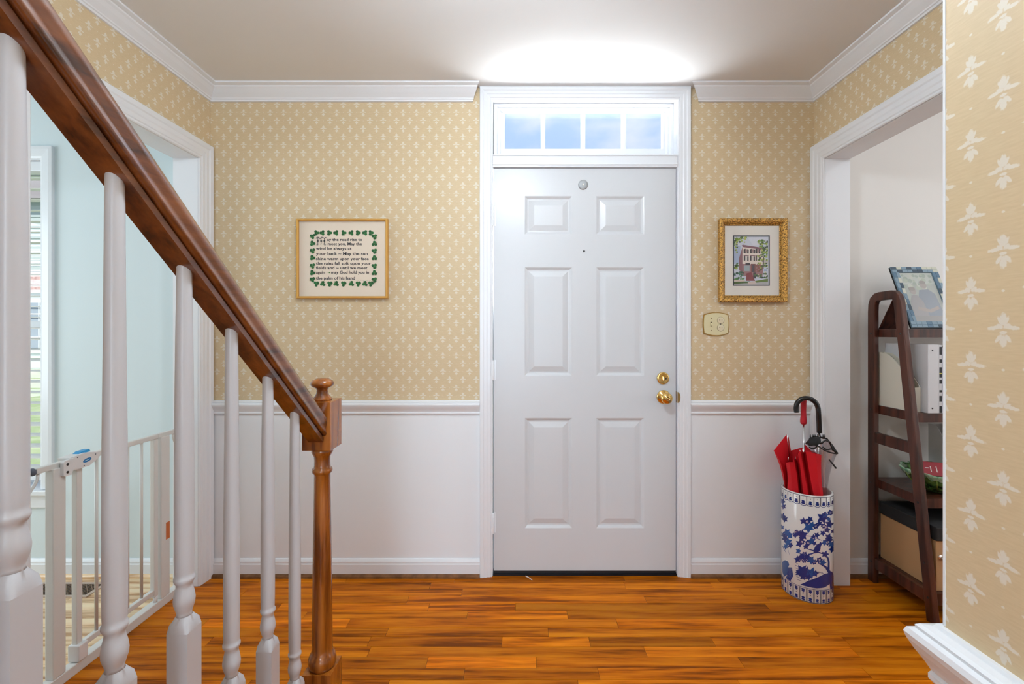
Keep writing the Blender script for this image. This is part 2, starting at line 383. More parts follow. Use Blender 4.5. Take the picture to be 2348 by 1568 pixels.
def text_mesh(lines, name, m, parent, y):
    """lines: (string, x0, x1, zbase, height) standing in the plane y, facing -y; fitted to x0..x1"""
    mb = MB()
    for st, x0, x1, zb, hh in lines:
        cu = bpy.data.curves.new('t', 'FONT'); cu.body = st; cu.size = 1; cu.resolution_u = 2; cu.offset = .022
        to = bpy.data.objects.new('t', cu); C.objects.link(to); dg = bpy.context.evaluated_depsgraph_get(); dg.update()
        me = bpy.data.meshes.new_from_object(to.evaluated_get(dg)); xs = [v.co.x for v in me.vertices]
        a, b = min(xs), max(xs); k = (x1 - x0) / (b - a)
        mb.add([(x0 + (v.co.x - a) * k, y, zb + v.co.y * hh) for v in me.vertices], [list(p.vertices) for p in me.polygons])
        bpy.data.objects.remove(to); bpy.data.curves.remove(cu); bpy.data.meshes.remove(me)
    return mb.build(name, m, parent, fix=False)

# ================================================================== STRUCTURE
LOW = .845                              # seam between paint and paper, behind the chair rail
T = .115
def wall(name, boxes, mats, mf_factory, label, cat='wall'):
    mb = MB()
    for (x0, x1, y0, y1, z0, z1) in boxes:
        zs = [z0] + ([LOW] if z0 < LOW < z1 else []) + [z1]
        for a, b in zip(zs[:-1], zs[1:]): mb.box(x0, x1, y0, y1, a, b, mf=mf_factory(b > LOW + .01))
    return struct(name, mb, mats, label, cat, fix=False)
DX0, DX1, DZT = -.1116, .803, 2.043     # front door slab
JX0, JX1, JZT = -.1155, .8065, 2.392    # frame opening
LO0, LO1, ROT = 1.43, 2.193, 2.06       # left opening (y range), head height
RO0, RO1 = 1.28, 2.20                   # right opening
WX0, WX1, WZ0, WZ1 = -3.25, -2.375, .43, 2.09
wy = (D, D + .15)
paper = lambda *faces: (lambda up: (lambda n: (1 if up else 0) if n in faces else 2))
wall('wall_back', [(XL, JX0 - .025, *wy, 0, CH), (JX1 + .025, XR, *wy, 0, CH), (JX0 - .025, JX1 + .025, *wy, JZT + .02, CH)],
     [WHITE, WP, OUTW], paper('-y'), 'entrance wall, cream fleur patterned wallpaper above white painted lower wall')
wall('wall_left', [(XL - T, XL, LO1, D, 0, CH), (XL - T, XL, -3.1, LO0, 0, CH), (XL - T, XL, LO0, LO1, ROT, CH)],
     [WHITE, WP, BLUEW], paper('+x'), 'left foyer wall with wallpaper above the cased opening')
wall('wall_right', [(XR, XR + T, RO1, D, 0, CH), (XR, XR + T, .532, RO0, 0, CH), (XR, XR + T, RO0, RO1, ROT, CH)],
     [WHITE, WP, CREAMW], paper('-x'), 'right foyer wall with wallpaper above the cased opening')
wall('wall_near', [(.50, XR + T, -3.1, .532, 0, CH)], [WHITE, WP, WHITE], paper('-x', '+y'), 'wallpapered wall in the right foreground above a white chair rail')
struct('wall_back_left', MB().box(-4.4, WX0, *wy, 0, CH).box(WX1, XL - T, *wy, 0, CH).box(XL - T, XL, *wy, 0, CH).box(WX0, WX1, *wy, 0, WZ0).box(WX0, WX1, *wy, WZ1, CH), BLUEW, 'pale blue front wall of the left room seen behind the gate', 'wall', fix=False)
struct('wall_back_right', MB().box(XR, 4.6, *wy, 0, CH), CREAMW, 'warm white wall behind the ladder shelf in the right room', 'wall', fix=False)
struct('wall_far_left', MB().box(-4.5, -4.4, -1.2, D + .15, 0, CH).box(-4.5, XL - T, -1.3, -1.2, 0, CH), BLUEW, 'side wall of the left room', 'wall', fix=False)
struct('wall_far_right', MB().box(4.6, 4.7, .4, D + .15, 0, CH).box(XR + T, 4.7, .3, .4, 0, CH), CREAMW, 'side wall of the right room', 'wall', fix=False)
struct('wall_rear', MB().box(XL - T, .6, -3.2, -3.1, 0, 4.9), WHITE, 'end wall of the hall behind the viewer', 'wall', fix=False)
# ceiling with the stairwell opening, and the shaft above it
SWX = -.44; SWY = .9
struct('ceiling', MB().box(SWX, XR + T, -3.2, D + .15, CH, CH + .1).box(XL - T, SWX, SWY, D + .15, CH, CH + .1).box(-4.5, XL - T, -1.3, D + .15, CH, CH + .1).box(XR + T, 4.7, .3, D + .15, CH, CH + .1), CEIL,
       'smooth white painted ceiling of the foyer', 'ceiling', fix=False)
struct('wall_stairwell', MB().box(XL - T, XL, -3.2, SWY + .1, CH, 4.9).box(SWX, SWX + .1, -3.2, SWY + .1, CH + .1, 4.9).box(XL, SWX, SWY, SWY + .1, CH + .1, 4.9).box(XL - T, SWX + .1, -3.2, SWY + .1, 4.9, 5.0), WHITE, 'white stairwell walls above the stairs', 'wall', fix=False)

# ---- floors with single boards
PW = .0566
fl = struct('floor', MB().box(XL - .06, 4.6, -3.2, D + .15, -.06, -.019), mat('subfloor', (.2, .1, .04), .8), 'orange-brown oak strip floor of the foyer', 'floor', fix=False)
plank_me = {}
def plank(x0, x1, y0, y1, m, parent, tint):
    key = m.name
    if key not in plank_me:
        mb = MB(); e = .012
        bm = bmesh.new(); bmesh.ops.create_cube(bm, size=1)
        top = [ed for ed in bm.edges if all(v.co.z > 0 for v in ed.verts)]
        bmesh.ops.bevel(bm, geom=top, offset=.018, segments=1, affect='EDGES')
        me = bpy.data.meshes.new('plank'); bm.to_mesh(me); bm.free(); me.materials.append(m); plank_me[key] = me
    o = bpy.data.objects.new('plank', plank_me[key]); C.objects.link(o); o.parent = parent
    o.location = ((x0 + x1) / 2, (y0 + y1) / 2, -.0095); o.scale = (x1 - x0 - .0012, y1 - y0 - .0012, .019); o.color = tint + (1,)
    return o
# joints read from the photograph for the rows in front (pixel row bottom -> joints px, shades between)
rows_ref = {1366: ([560, 1059, 1700], [.92, .95, 1.0, .9]), 1383: ([540, 935, 1480], [.98, .86, 1.05, .95]), 1401: ([640, 983, 1182, 1760], [.95, 1.08, 1.12, .72, .82]),
            1419: ([700, 1071, 1301, 1890], [1.0, 1.08, 1.28, .70, .95]), 1438: ([470, 798, 1415, 1720], [.9, 1.22, .92, 1.08, .85]), 1460: ([600, 887, 1257, 1870], [.86, .80, .88, 1.02, .9]),
            1484: ([480, 846, 1151, 1352, 1635], [1.0, .92, .80, 1.25, .66, .9]), 1506: ([520, 846, 1480, 1960], [.85, 1.05, .92, 1.1, .85]),
            1531: ([740, 979, 1230, 1700], [.9, .72, 1.25, .92, .8]), 1560: ([430, 1064, 1373, 1990], [.9, .84, .76, .98, .86]), 1592: ([600, 1207, 1800], [.85, 1.22, .7, .9])}
y = D - .004 + .0
ref = sorted(rows_ref.items())
ybase = F * H / (1366 - CY); yb = []
rowlist = []
k = 0
yy = ybase
while yy + PW < D: yy += PW
ytop = yy + PW
i = 0
while ytop > 1.17:
    y1 = min(ytop, D); y0 = ytop - PW; i += 1
    if y1 - y0 < .004: ytop = y0; continue
    pyb = CY + F * H / y0; hit = [v for kk, v in ref if abs(kk - pyb) < 4]
    XA, XB = XL - .055, 2.62
    if hit:
        js = [PX(p_, (y0 + y1) / 2) for p_ in hit[0][0]]; sh = list(hit[0][1])
    else:
        js = []; x = XA + random.uniform(.25, .8)
        while x < XB - .2: js.append(x); x += random.uniform(.35, .95)
        sh = [random.uniform(.75, 1.18) for _ in range(len(js) + 1)]
    js = [j for j in js if XA + .05 < j < XB - .05]
    while XB - js[-1] > .8: js.append(js[-1] + random.uniform(.4, .75)); sh.append(random.uniform(.75, 1.1))
    while len(sh) < len(js) + 1: sh.append(random.uniform(.8, 1.1))
    for a, b, q in zip([XA] + js, js + [XB], sh):
        h = random.uniform(-.04, .04)
        plank(a, b, y0, y1, FLOOR, fl, (q * (1 + h), q, q * (1 - h)))
    ytop = y0
# the rest of the boards, out of the picture, joined
mb = MB(); yy = ytop
while yy > -3.1:
    x = XL - .055 + random.uniform(-.4, 0)
    while x < .6:
        x2 = x + random.uniform(.5, .9); mb.box(max(x, XL - .055) + .0004, min(x2, .6) - .0004, yy - PW + .0004, yy - .0004, -.019, 0); x = x2
    yy -= PW
o = mb.build('plank_field', FLOOR, fl, kind='stuff', fix=False); o['label'] = 'oak floor boards of the hall behind the viewer'
fl2 = struct('floor', MB().box(-4.4, XL - .056, -1.2, D + .15, -.06, -.019), mat('subfloor_pale', (.4, .3, .2), .8), 'pale natural oak floor of the left room behind the gate', 'floor', fix=False)
yy = D; r_i = 0
while yy > 1.2:
    x = XL - .057; first = random.uniform(.25, .8); xs = [x]
    while xs[-1] > -3.3: xs.append(xs[-1] - (first if len(xs) == 1 else random.uniform(.5, 1.0)))
    for b, a in zip(xs[:-1], xs[1:]):
        q = random.uniform(.86, 1.06); plank(max(a, -4.4), b, yy - PW, yy, PALE, fl2, (q, q, q))
    yy -= PW
o = MB().box(-4.39, XL - .057, -1.19, yy - .001, -.019, 0).box(-4.39, xs[-1] - .001, yy, D, -.019, 0).build('plank_field', PALE, fl2, kind='stuff', fix=False)
o['label'] = 'pale oak boards in the hidden part of the left room'

# ---- mouldings
CROWN = [(0, 2.375), (.008, 2.376), (.0095, 2.384), (.014, 2.386), (.0155, 2.391), (.022, 2.397), (.034, 2.408), (.046, 2.421), (.053, 2.427), (.055, 2.432), (.061, 2.434), (.071, 2.438), (.071, CH), (0, CH)]
CHAIR = [(0, .809), (.007, .810), (.010, .814), (.010, .820), (.008, .824), (.012, .832), (.019, .843), (.024, .853), (.026, .860), (.024, .866), (.018, .868), (.0185, .872), (.015, .875), (.007, .877), (.005, .881), (0, .881)]
BASE = [(0, 0), (.014, 0), (.014, .062), (.011, .066), (.011, .075), (.007, .083), (.004, .088), (0, .089)]
SHOEP = [(0.0141, 0), (.028, 0), (.027, .008), (.022, .014), (.0141, .016)]
CAS = [(0, 0), (0, .009), (.004, .012), (.012, .011), (.016, .014), (.034, .0145), (.040, .017), (.058, .0175), (.064, .021), (.084, .022), (.087, .019), (.087, 0)]
CAS2 = [(w_ * .72, p) for w_, p in CAS]
nb, nl, nr = (0, -1), (1, 0), (-1, 0)
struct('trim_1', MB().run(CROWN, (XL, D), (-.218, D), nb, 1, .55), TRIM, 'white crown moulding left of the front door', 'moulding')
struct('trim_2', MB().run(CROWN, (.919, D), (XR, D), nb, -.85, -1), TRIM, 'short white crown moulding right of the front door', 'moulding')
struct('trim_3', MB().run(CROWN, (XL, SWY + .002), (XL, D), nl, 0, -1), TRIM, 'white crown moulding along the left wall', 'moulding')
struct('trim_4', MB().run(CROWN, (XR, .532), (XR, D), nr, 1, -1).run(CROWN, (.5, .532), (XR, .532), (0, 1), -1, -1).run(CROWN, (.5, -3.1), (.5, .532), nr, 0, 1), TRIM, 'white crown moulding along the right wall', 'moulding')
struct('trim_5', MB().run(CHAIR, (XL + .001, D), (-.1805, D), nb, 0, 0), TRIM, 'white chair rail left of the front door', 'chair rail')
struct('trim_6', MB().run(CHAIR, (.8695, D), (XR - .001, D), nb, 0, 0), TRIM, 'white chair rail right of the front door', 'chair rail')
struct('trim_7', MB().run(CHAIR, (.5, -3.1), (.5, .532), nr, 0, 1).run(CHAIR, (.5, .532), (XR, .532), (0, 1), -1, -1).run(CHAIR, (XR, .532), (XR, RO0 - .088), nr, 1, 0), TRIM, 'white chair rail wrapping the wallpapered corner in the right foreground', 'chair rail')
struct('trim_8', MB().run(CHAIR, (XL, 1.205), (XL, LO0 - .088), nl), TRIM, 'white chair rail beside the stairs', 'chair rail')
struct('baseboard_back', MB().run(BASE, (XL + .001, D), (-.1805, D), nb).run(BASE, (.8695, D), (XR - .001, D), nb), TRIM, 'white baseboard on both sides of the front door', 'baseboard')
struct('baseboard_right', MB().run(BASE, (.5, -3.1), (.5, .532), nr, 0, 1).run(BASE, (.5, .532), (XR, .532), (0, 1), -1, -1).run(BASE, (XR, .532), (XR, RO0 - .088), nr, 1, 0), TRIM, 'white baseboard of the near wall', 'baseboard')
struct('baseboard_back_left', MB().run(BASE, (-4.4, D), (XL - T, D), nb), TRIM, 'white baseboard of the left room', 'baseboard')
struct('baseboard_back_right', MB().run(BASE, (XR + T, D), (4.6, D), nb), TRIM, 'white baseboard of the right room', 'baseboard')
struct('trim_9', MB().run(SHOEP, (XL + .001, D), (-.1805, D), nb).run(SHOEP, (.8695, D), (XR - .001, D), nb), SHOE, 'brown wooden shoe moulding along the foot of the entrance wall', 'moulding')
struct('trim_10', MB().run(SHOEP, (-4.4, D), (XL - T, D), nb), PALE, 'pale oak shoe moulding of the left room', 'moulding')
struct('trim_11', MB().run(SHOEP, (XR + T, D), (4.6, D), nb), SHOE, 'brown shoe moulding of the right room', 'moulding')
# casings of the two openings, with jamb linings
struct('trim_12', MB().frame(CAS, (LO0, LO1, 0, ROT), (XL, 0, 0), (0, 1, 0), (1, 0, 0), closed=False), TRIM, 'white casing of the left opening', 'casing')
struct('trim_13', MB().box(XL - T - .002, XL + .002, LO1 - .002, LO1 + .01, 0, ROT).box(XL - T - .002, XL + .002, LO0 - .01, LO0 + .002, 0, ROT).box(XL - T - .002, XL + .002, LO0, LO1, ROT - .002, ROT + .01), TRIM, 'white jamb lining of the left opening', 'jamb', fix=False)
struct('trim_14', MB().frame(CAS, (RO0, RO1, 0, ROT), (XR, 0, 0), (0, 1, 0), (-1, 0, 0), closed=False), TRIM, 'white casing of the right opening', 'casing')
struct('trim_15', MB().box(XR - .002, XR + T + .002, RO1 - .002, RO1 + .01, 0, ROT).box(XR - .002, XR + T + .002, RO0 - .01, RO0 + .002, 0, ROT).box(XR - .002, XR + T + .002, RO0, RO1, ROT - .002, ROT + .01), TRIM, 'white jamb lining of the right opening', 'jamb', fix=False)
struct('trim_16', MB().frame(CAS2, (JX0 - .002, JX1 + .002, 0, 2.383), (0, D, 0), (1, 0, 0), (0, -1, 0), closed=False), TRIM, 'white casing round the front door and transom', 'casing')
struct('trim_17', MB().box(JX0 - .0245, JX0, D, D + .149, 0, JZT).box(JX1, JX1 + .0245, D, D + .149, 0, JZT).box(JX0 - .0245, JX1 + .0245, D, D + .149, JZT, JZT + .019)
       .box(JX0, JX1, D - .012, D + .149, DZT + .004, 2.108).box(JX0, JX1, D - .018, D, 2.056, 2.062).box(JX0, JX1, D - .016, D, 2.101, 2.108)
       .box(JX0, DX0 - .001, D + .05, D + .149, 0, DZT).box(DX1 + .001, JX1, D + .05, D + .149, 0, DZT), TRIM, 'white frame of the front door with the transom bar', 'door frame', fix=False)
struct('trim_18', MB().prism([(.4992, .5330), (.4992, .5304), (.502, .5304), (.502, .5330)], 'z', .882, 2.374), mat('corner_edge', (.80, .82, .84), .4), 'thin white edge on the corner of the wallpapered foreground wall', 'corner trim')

# ---- front door
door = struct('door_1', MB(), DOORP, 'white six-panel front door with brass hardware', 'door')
def rectloop(x0, x1, z0, z1, y): return [(x0, y, z0), (x1, y, z0), (x1, y, z1), (x0, y, z1)]
dy = D + .002; ds = dy / F
cols = [(PX(1203, dy), PX(1312, dy)), (PX(1367, dy), PX(1477, dy))]
rws = [(PZ(1211, dy), PZ(958, dy)), (PZ(862, dy), PZ(612, dy)), (PZ(538, dy), PZ(449, dy))]
xs = [DX0, *cols[0], *cols[1], DX1]; zb = PZ(1308, dy); zs = [zb, *rws[0], *rws[1], *rws[2], DZT]
mb = MB()
for a in range(5):
    for b in range(7):
        if a in (1, 3) and b in (1, 3, 5): continue
        mb.add(rectloop(xs[a], xs[a + 1], zs[b], zs[b + 1], dy), [(0, 1, 2, 3)])
mb.add(rectloop(DX0, DX1, zb, DZT, dy + .044), [(3, 2, 1, 0)])
f_, b_ = rectloop(DX0, DX1, zb, DZT, dy), rectloop(DX0, DX1, zb, DZT, dy + .044)
for i in range(4): j = (i + 1) % 4; mb.add([f_[i], f_[j], b_[j], b_[i]], [(0, 1, 2, 3)])
mb.build('slab', DOORP, door)
for (x0, x1) in cols:
    for (z0, z1) in rws:
        mb = MB(); loops = [(0, 0), (.004, .0015), (.014, .009), (.021, .0095), (.024, .0085), (.046, .002), (.049, .0015)]
        L_ = [rectloop(x0 + w_, x1 - w_, z0 + w_, z1 - w_, dy + d_) for w_, d_ in loops]
        for a, b in zip(L_[:-1], L_[1:]):
            for i in range(4): j = (i + 1) % 4; mb.add([a[i], a[j], b[j], b[i]], [(0, 1, 2, 3)])
        mb.add(L_[-1], [(0, 1, 2, 3)]); mb.build('panel', DOORP, door)
for py in (495, 848, 1198):
    z = PZ(py, dy); mb = MB().lathe([(.0062, -.05), (.0065, -.049), (.0065, .049), (.0062, .05)], (DX0 - .003, dy - .0135, z), n=14)
    for q in (-.03, -.01, .01, .03): mb.lathe([(.0068, q - .001), (.0068, q + .001)], (DX0 - .003, dy - .0135, z), n=14)
    mb.box(DX0, DX0 + .012, dy - .0015, dy, z - .05, z + .05); mb.build('hinge', TRIM, door)
def disc(px, py): return (PX(px, dy), dy, PZ(py, dy))
c = disc(1520, 867)
db = MB().lathe([(.031, 0), (.031, .004), (.0285, .008), (.026, .009), (0, .009)], c, (0, -1, 0), 40).build('deadbolt', BRASS, door)
MB().rbox(c[0] - .006, c[0] + .002, dy - .02, dy - .009, c[2] - .011, c[2] + .011, .002).build('thumb_turn', BRASS, db)
MB().lathe([(.0035, .009), (.0035, .0096), (0, .0096)], (c[0] + .0125, dy, c[2] - .002), (0, -1, 0), 12).build('screw_hole', BLACK, db)
c = disc(1521.5, 910)
kn = MB().lathe([(.035, 0), (.035, .003), (.031, .007), (.02, .012), (.0145, .016), (.0135, .028), (.017, .034), (.024, .039), (.0275, .046), (.0275, .054), (.0235, .061), (.013, .064), (.012, .0655), (0, .0655)], c, (0, -1, 0), 40).build('door_knob', BRASS, door)
MB().lathe([(.0115, .0655), (.0115, .068), (.0095, .069), (.0085, .0675), (.004, .0675), (.004, .071), (0, .071)], c, (0, -1, 0), 24).build('knob_button', BRASSD, kn)
MB().box(DX1 + .0004, DX1 + .0026, dy - .001, dy + .04, c[2] - .028, c[2] + .028).prism([(DX1 + .0035 + .0135 * math.sin(R(q)), c[2] + .027 * math.cos(R(q))) for q in range(0, 181, 15)], 'y', D - .0155, D - .0100).build('strike_plate', BRASSD, door)
c = disc(1337, 424)
ph = MB().lathe([(.0245, 0), (.0245, .004), (.021, .007), (.012, .0078), (0, .0078)], c, (0, -1, 0), 36).build('round_cover', mat('grey_metal_cover', (.36, .37, .38), .5, .4), door); ph['label'] = 'round brushed grey cover at the top of the door'
MB().lathe([(.005, .0078), (.005, .0095), (.003, .0098), (0, .0098)], c, (0, -1, 0), 16).build('cover_button', mat('pale_button', (.7, .68, .62), .4), ph)
c = disc(1339, 576)
MB().lathe([(.0055, 0), (.0055, .0012), (.0045, .0016), (0, .0010)], c, (0, -1, 0), 16).build('peephole', BLACK, door)
MB().box(DX0 + .001, DX1 - .001, dy + .002, dy + .04, .010, zb - .0005).build('door_sweep', BLACK, door)
struct('trim_19', MB().box(JX0, JX1, D - .004, D + .149, 0, .0095), mat('dark_threshold', (.02, .02, .025), .3, .5), 'black metal threshold under the front door', 'threshold')
tag(MB().tube([(PX(1205, 2.27), 2.262, .012), (PX(1212, 2.26), 2.252, .010), (PX(1220, 2.25), 2.24, .004)], .0018, 8).build('strip_of_wire', GATEP), 'tiny white strip poking out under the front door', 'strip')
# ---- transom
tr = struct('window_2', MB().box(JX0 + .001, JX1 - .001, D + .075, D + .11, 2.109, 2.172).box(JX0 + .001, JX1 - .001, D + .075, D + .11, 2.371, JZT - .001)
            .box(JX0 + .001, -.059, D + .075, D + .11, 2.172, 2.371).box(.763, JX1 - .001, D + .075, D + .11, 2.172, 2.371)
            .frame([(0, .0), (0, .004), (.006, .014), (.016, .014), (.020, .03), (.034, .03), (.034, 0)], (-.078, .774, 2.145, 2.360), (0, D + .075, 0), (1, 0, 0), (0, -1, 0)), TRIM, 'white four-light transom window over the front door', 'window', fix=False)
gx = [-.059, (PX(1245, 2.375)), PX(1337, 2.375), PX(1430.5, 2.375), .763]
for x in gx[1:4]: MB().prism([(x - .011, D + .105), (x - .011, D + .085), (x - .005, D + .078), (x + .005, D + .078), (x + .011, D + .085), (x + .011, D + .105)], 'z', 2.172, 2.371).build('muntin', TRIM, tr)
for a, b in zip(gx[:-1], gx[1:]): MB().box(a + .0005, b - .0005, D + .092, D + .096, 2.1725, 2.3705).build('pane', GLASS, tr)

# ---- left room window
wn = struct('window_1', MB().frame([(0, 0), (0, .010), (.010, .014), (.045, .018), (.060, .016), (.060, 0)], (WX0, WX1, WZ0 + .01, WZ1), (0, D, 0), (1, 0, 0), (0, -1, 0), closed=False)
            .box(WX0, WX0 + .004, D, D + .14, WZ0, WZ1).box(WX1 - .004, WX1, D, D + .14, WZ0, WZ1).box(WX0, WX1, D, D + .14, WZ1 - .004, WZ1), TRIM, 'tall white framed window of the left room beyond the gate', 'window', fix=False)
MB().rbox(WX0 - .075, WX1 + .072, D - .035, D + .14, WZ0 - .018, WZ0 + .006, .004).build('window_sill', TRIM, wn)
MB().rbox(WX0 - .06, WX1 + .06, D - .014, D - .0005, WZ0 - .085, WZ0 - .018, .003).build('apron', TRIM, wn)
zm = 1.26
MB().box(WX0, WX0 + .04, D + .10, D + .13, WZ0, WZ1).box(WX1 - .04, WX1, D + .10, D + .13, WZ0, WZ1).box(WX0, WX1, D + .10, D + .13, WZ0, WZ0 + .06).box(WX0, WX1, D + .10, D + .13, WZ1 - .05, WZ1).box(WX0, WX1, D + .10, D + .13, zm - .02, zm + .02).build('sash', TRIM, wn, fix=False)
for a, b in ((WZ0 + .06, zm - .02), (zm + .02, WZ1 - .05)): MB().box(WX0 + .04, WX1 - .04, D + .113, D + .117, a, b).build('pane', GLASS, wn)

# ---- stairs (treads run up towards the viewer, left of the railing)
st = struct('stairs', MB(), TRIM, 'staircase rising towards the viewer behind the balusters', 'stairs')
for k in range(1, 9):
    yf = 1.20 if k == 1 else 1.03 - .245 * (k - 2); yr = 1.03 - .245 * (k - 1)
    MB().rbox(XL + .002, -.487, yr - .01, yf, .2 * k - .028, .2 * k, .004).build('tread', NEWEL, st)
    MB().box(XL + .002, -.500, yr - .0, yf - .025, 0 if k == 1 else .2 * (k - 1), .2 * k - .028).build('riser', TRIM, st)

# ================================================================== THINGS
# ---- railing
RX = -.529; SL = .813
rl = thing('stair_railing', 'brown handrail on white turned balusters ending at a brown newel post', 'railing', (RX, 1.244, 0))
def rz(z0, y): return H + z0 - SL * y
half = [(.0195, .687), (.0200, .6995), (.0170, .7010), (.0170, .7040), (.0250, .7045), (.0280, .7085), (.0278, .7135), (.0262, .7195), (.0266, .726), (.0285, .733), (.0292, .742), (.0272, .753), (.0200, .7625), (.0105, .769), (0, .771)]
prof = half + [(-a, b) for a, b in reversed(half[:-1])]
mb = MB(); ya, yb2 = 1.2055, -.75; n = len(prof); NS = 40
vs = []
for k in range(NS + 1):
    yk = ya + (yb2 - ya) * k / NS; vs += [(RX + a, yk, rz(b, yk)) for a, b in prof]
fs = [(k * n + i, k * n + (i + 1) % n, (k + 1) * n + (i + 1) % n, (k + 1) * n + i) for k in range(NS) for i in range(n)]
mb.add(vs, fs, 0, True); mb.add(vs[:n], [list(range(n))]); mb.add(vs[-n:], [list(range(n))])
hr = mb.build('handrail', RAILW, rl); hr['label'] = 'varnished brown wooden handrail'
hr.modifiers.new('edges', 'EDGE_SPLIT').split_angle = R(50)
nw = MB().box(-.5667, -.4905, 1.206, 1.2822, 0, .3136).build('newel_post', NEWEL, rl); nw['label'] = 'turned brown newel post with a mushroom finial'
nc = (-.5286, 1.2441, 0)
MB().lathe([(.0330, .3136), (.0352, .322), (.0362, .332), (.0350, .341), (.0305, .351), (.0270, .357), (.0266, .37), (.0262, .42), (.0240, .62), (.0215, .78), (.0208, .836), (.0222, .839), (.0256, .842), (.0264, .847), (.0256, .852), (.0215, .855), (.0206, .862), (.0205, .876), (.0215, .886), (.0262, .894), (.0280, .899), (.0272, .909)], nc, n=40).build('turned_shaft', NEWEL, nw)
MB().rbox(-.5667, -.4905, 1.206, 1.2822, .909, 1.0385, .0015).build('newel_block', NEWEL, nw)
MB().lathe([(.0240, 1.0385), (.0248, 1.0405), (.0238, 1.044), (.018, 1.051), (.0150, 1.058), (.0147, 1.066), (.0175, 1.0715), (.0245, 1.0745), (.0290, 1.0785), (.0306, 1.0825), (.0298, 1.087), (.025, 1.0925), (.016, 1.0968), (.007, 1.0985), (0, 1.0988)], nc, n=40).build('finial', NEWEL, nw)
bt = {5: .200, 4: .4, 3: .4, 2: .6, 1: .6, 0: .8, -1: .8}
by = {5: 1.090, 4: .9717, 3: .848, 2: .727, 1: .601, 0: .478, -1: .355}
btop = {5: .397, 4: .574, 3: .586, 2: .774, 1: .780, 0: .974, -1: .982}
ordn = {5: 'first', 4: 'second', 3: 'third', 2: 'fourth', 1: 'fifth', 0: 'sixth', -1: 'seventh'}
for k in (5, 4, 3, 2, 1, 0, -1):
    yk = by[k]; zt = btop[k]; hw = .0162; ztop = rz(.687, yk - .0105) + .003; mb = MB()
    mb.box(RX - hw, RX + hw, yk - hw, yk + hw, bt[k], zt - .022)
    # lamb's-tongue shoulder from the square to the turning
    rings = []
    for zz, q, sq in ((zt - .022, hw, 1), (zt - .010, hw * .98, .62), (zt, .0112, 0)):
        ring = []
        for i in range(24):
            a = 2 * math.pi * i / 24 + math.pi / 4; ca, sa = math.cos(a), math.sin(a); m_ = max(abs(ca), abs(sa))
            ring.append((RX + q * ca * (sq / m_ + (1 - sq)), yk + q * sa * (sq / m_ + (1 - sq)), zz))
        rings.append(ring)
    for a, b in zip(rings[:-1], rings[1:]): mb.add(a + b, [(i, (i + 1) % 24, 24 + (i + 1) % 24, 24 + i) for i in range(24)], 0, True)
    L_ = ztop - zt
    mb.lathe([(.0112, zt), (.0100, zt + .003), (.0118, zt + .009), (.0144, zt + .018), (.0150, zt + .025), (.0138, zt + .034), (.0116, zt + .044), (.0110, zt + .049), (.0128, zt + .052), (.0146, zt + .056), (.0146, zt + .060), (.0128, zt + .063), (.0132, zt + .068), (.0136, zt + .09), (.0136, zt + .18), (.0131, zt + .30), (.0118, zt + .44), (.0108, max(zt + .5, ztop - .06)), (.0103, ztop - .004), (.0098, ztop)], (RX, yk, 0), n=28)
    o = mb.build('baluster', BALP, rl); o['label'] = f'white turned baluster, {ordn[k]} from the newel post'

# ---- baby gate in the left opening
GX = -1.59
gt = thing('baby_gate', 'white metal baby gate with blue latch button across the left opening', 'baby gate', (GX, 1.8, 0))
gp = MB().rbox(GX - .014, GX + .016, 1.551, 1.595, .036, .755, .004); gp.build('post', GATEW, gt)
gp = MB().rbox(GX - .014, GX + .016, 2.024, 2.074, .036, .755, .004).build('post', GATEW, gt)
st_ = MB().box(GX + .016, GX + .0166, 2.050, 2.072, .289, .365).build('warning_sticker', mat('orange_sticker', (.55, .13, .02), .5), gp)
MB().rbox(GX - .016, GX + .018, 1.49, 2.14, .0, .036, .003).build('bottom_bar', GATEW, gt)
MB().rbox(GX - .009, GX + .009, 1.505, 1.60, .752, .772, .003).build('side_rail', GATEW, gt); MB().rbox(GX - .009, GX + .009, 2.02, 2.135, .752, .772, .003).build('side_rail', GATEW, gt)
MB().rbox(GX - .009, GX + .009, 1.60, 2.018, .752, .772, .003).build('top_rail', GATEW, gt)
MB().rbox(GX - .009, GX + .009, 1.662, 1.992, .072, .094, .003).build('bottom_rail', GATEW, gt)
MB().rbox(GX - .010, GX + .010, 1.640, 1.662, .060, .752, .003).build('stile', GATEW, gt)
MB().rbox(GX - .010, GX + .010, 1.992, 2.014, .060, .752, .003).build('stile', GATEW, gt)
for yk in (1.727, 1.796, 1.866, 1.935): MB().lathe([(.0058, .094), (.0058, .752)], (GX, yk, 0), n=12).build('bar', GATEW, gt)
ho = MB().prism([(1.61, .732), (1.675, .732), (1.715, .752), (1.72, .772), (1.66, .784), (1.60, .780)], 'x', GX - .02, GX + .022).build('latch_housing', GATEP, gt)
MB().prism([(1.640, .781), (1.690, .7815), (1.686, .791), (1.655, .789)], 'x', GX - .010, GX + .012).build('latch_button', BLUEP, ho)
dr = Draw(); dr.disc(0, 0, .0165, (12, 110, 175), 20, .0072); dr.stroke([(-.010, -.001), (-.006, .0015), (-.002, -.001), (.002, .0015), (.006, -.001), (.010, .001)], .002, (190, 225, 240))
dr.build('logo_oval', INK, lambda u, v, e: (GX + .0222 + e, 1.667 + u, .7555 + v + u * .12), ho)
for a, b in ((1.630, .775), (1.700, .768), (1.655, .738)): MB().lathe([(.0022, 0), (.0022, .0006), (0, .0006)], (GX + .022, a, b), (1, 0, 0), 8).build('screw', RUBBER, ho)
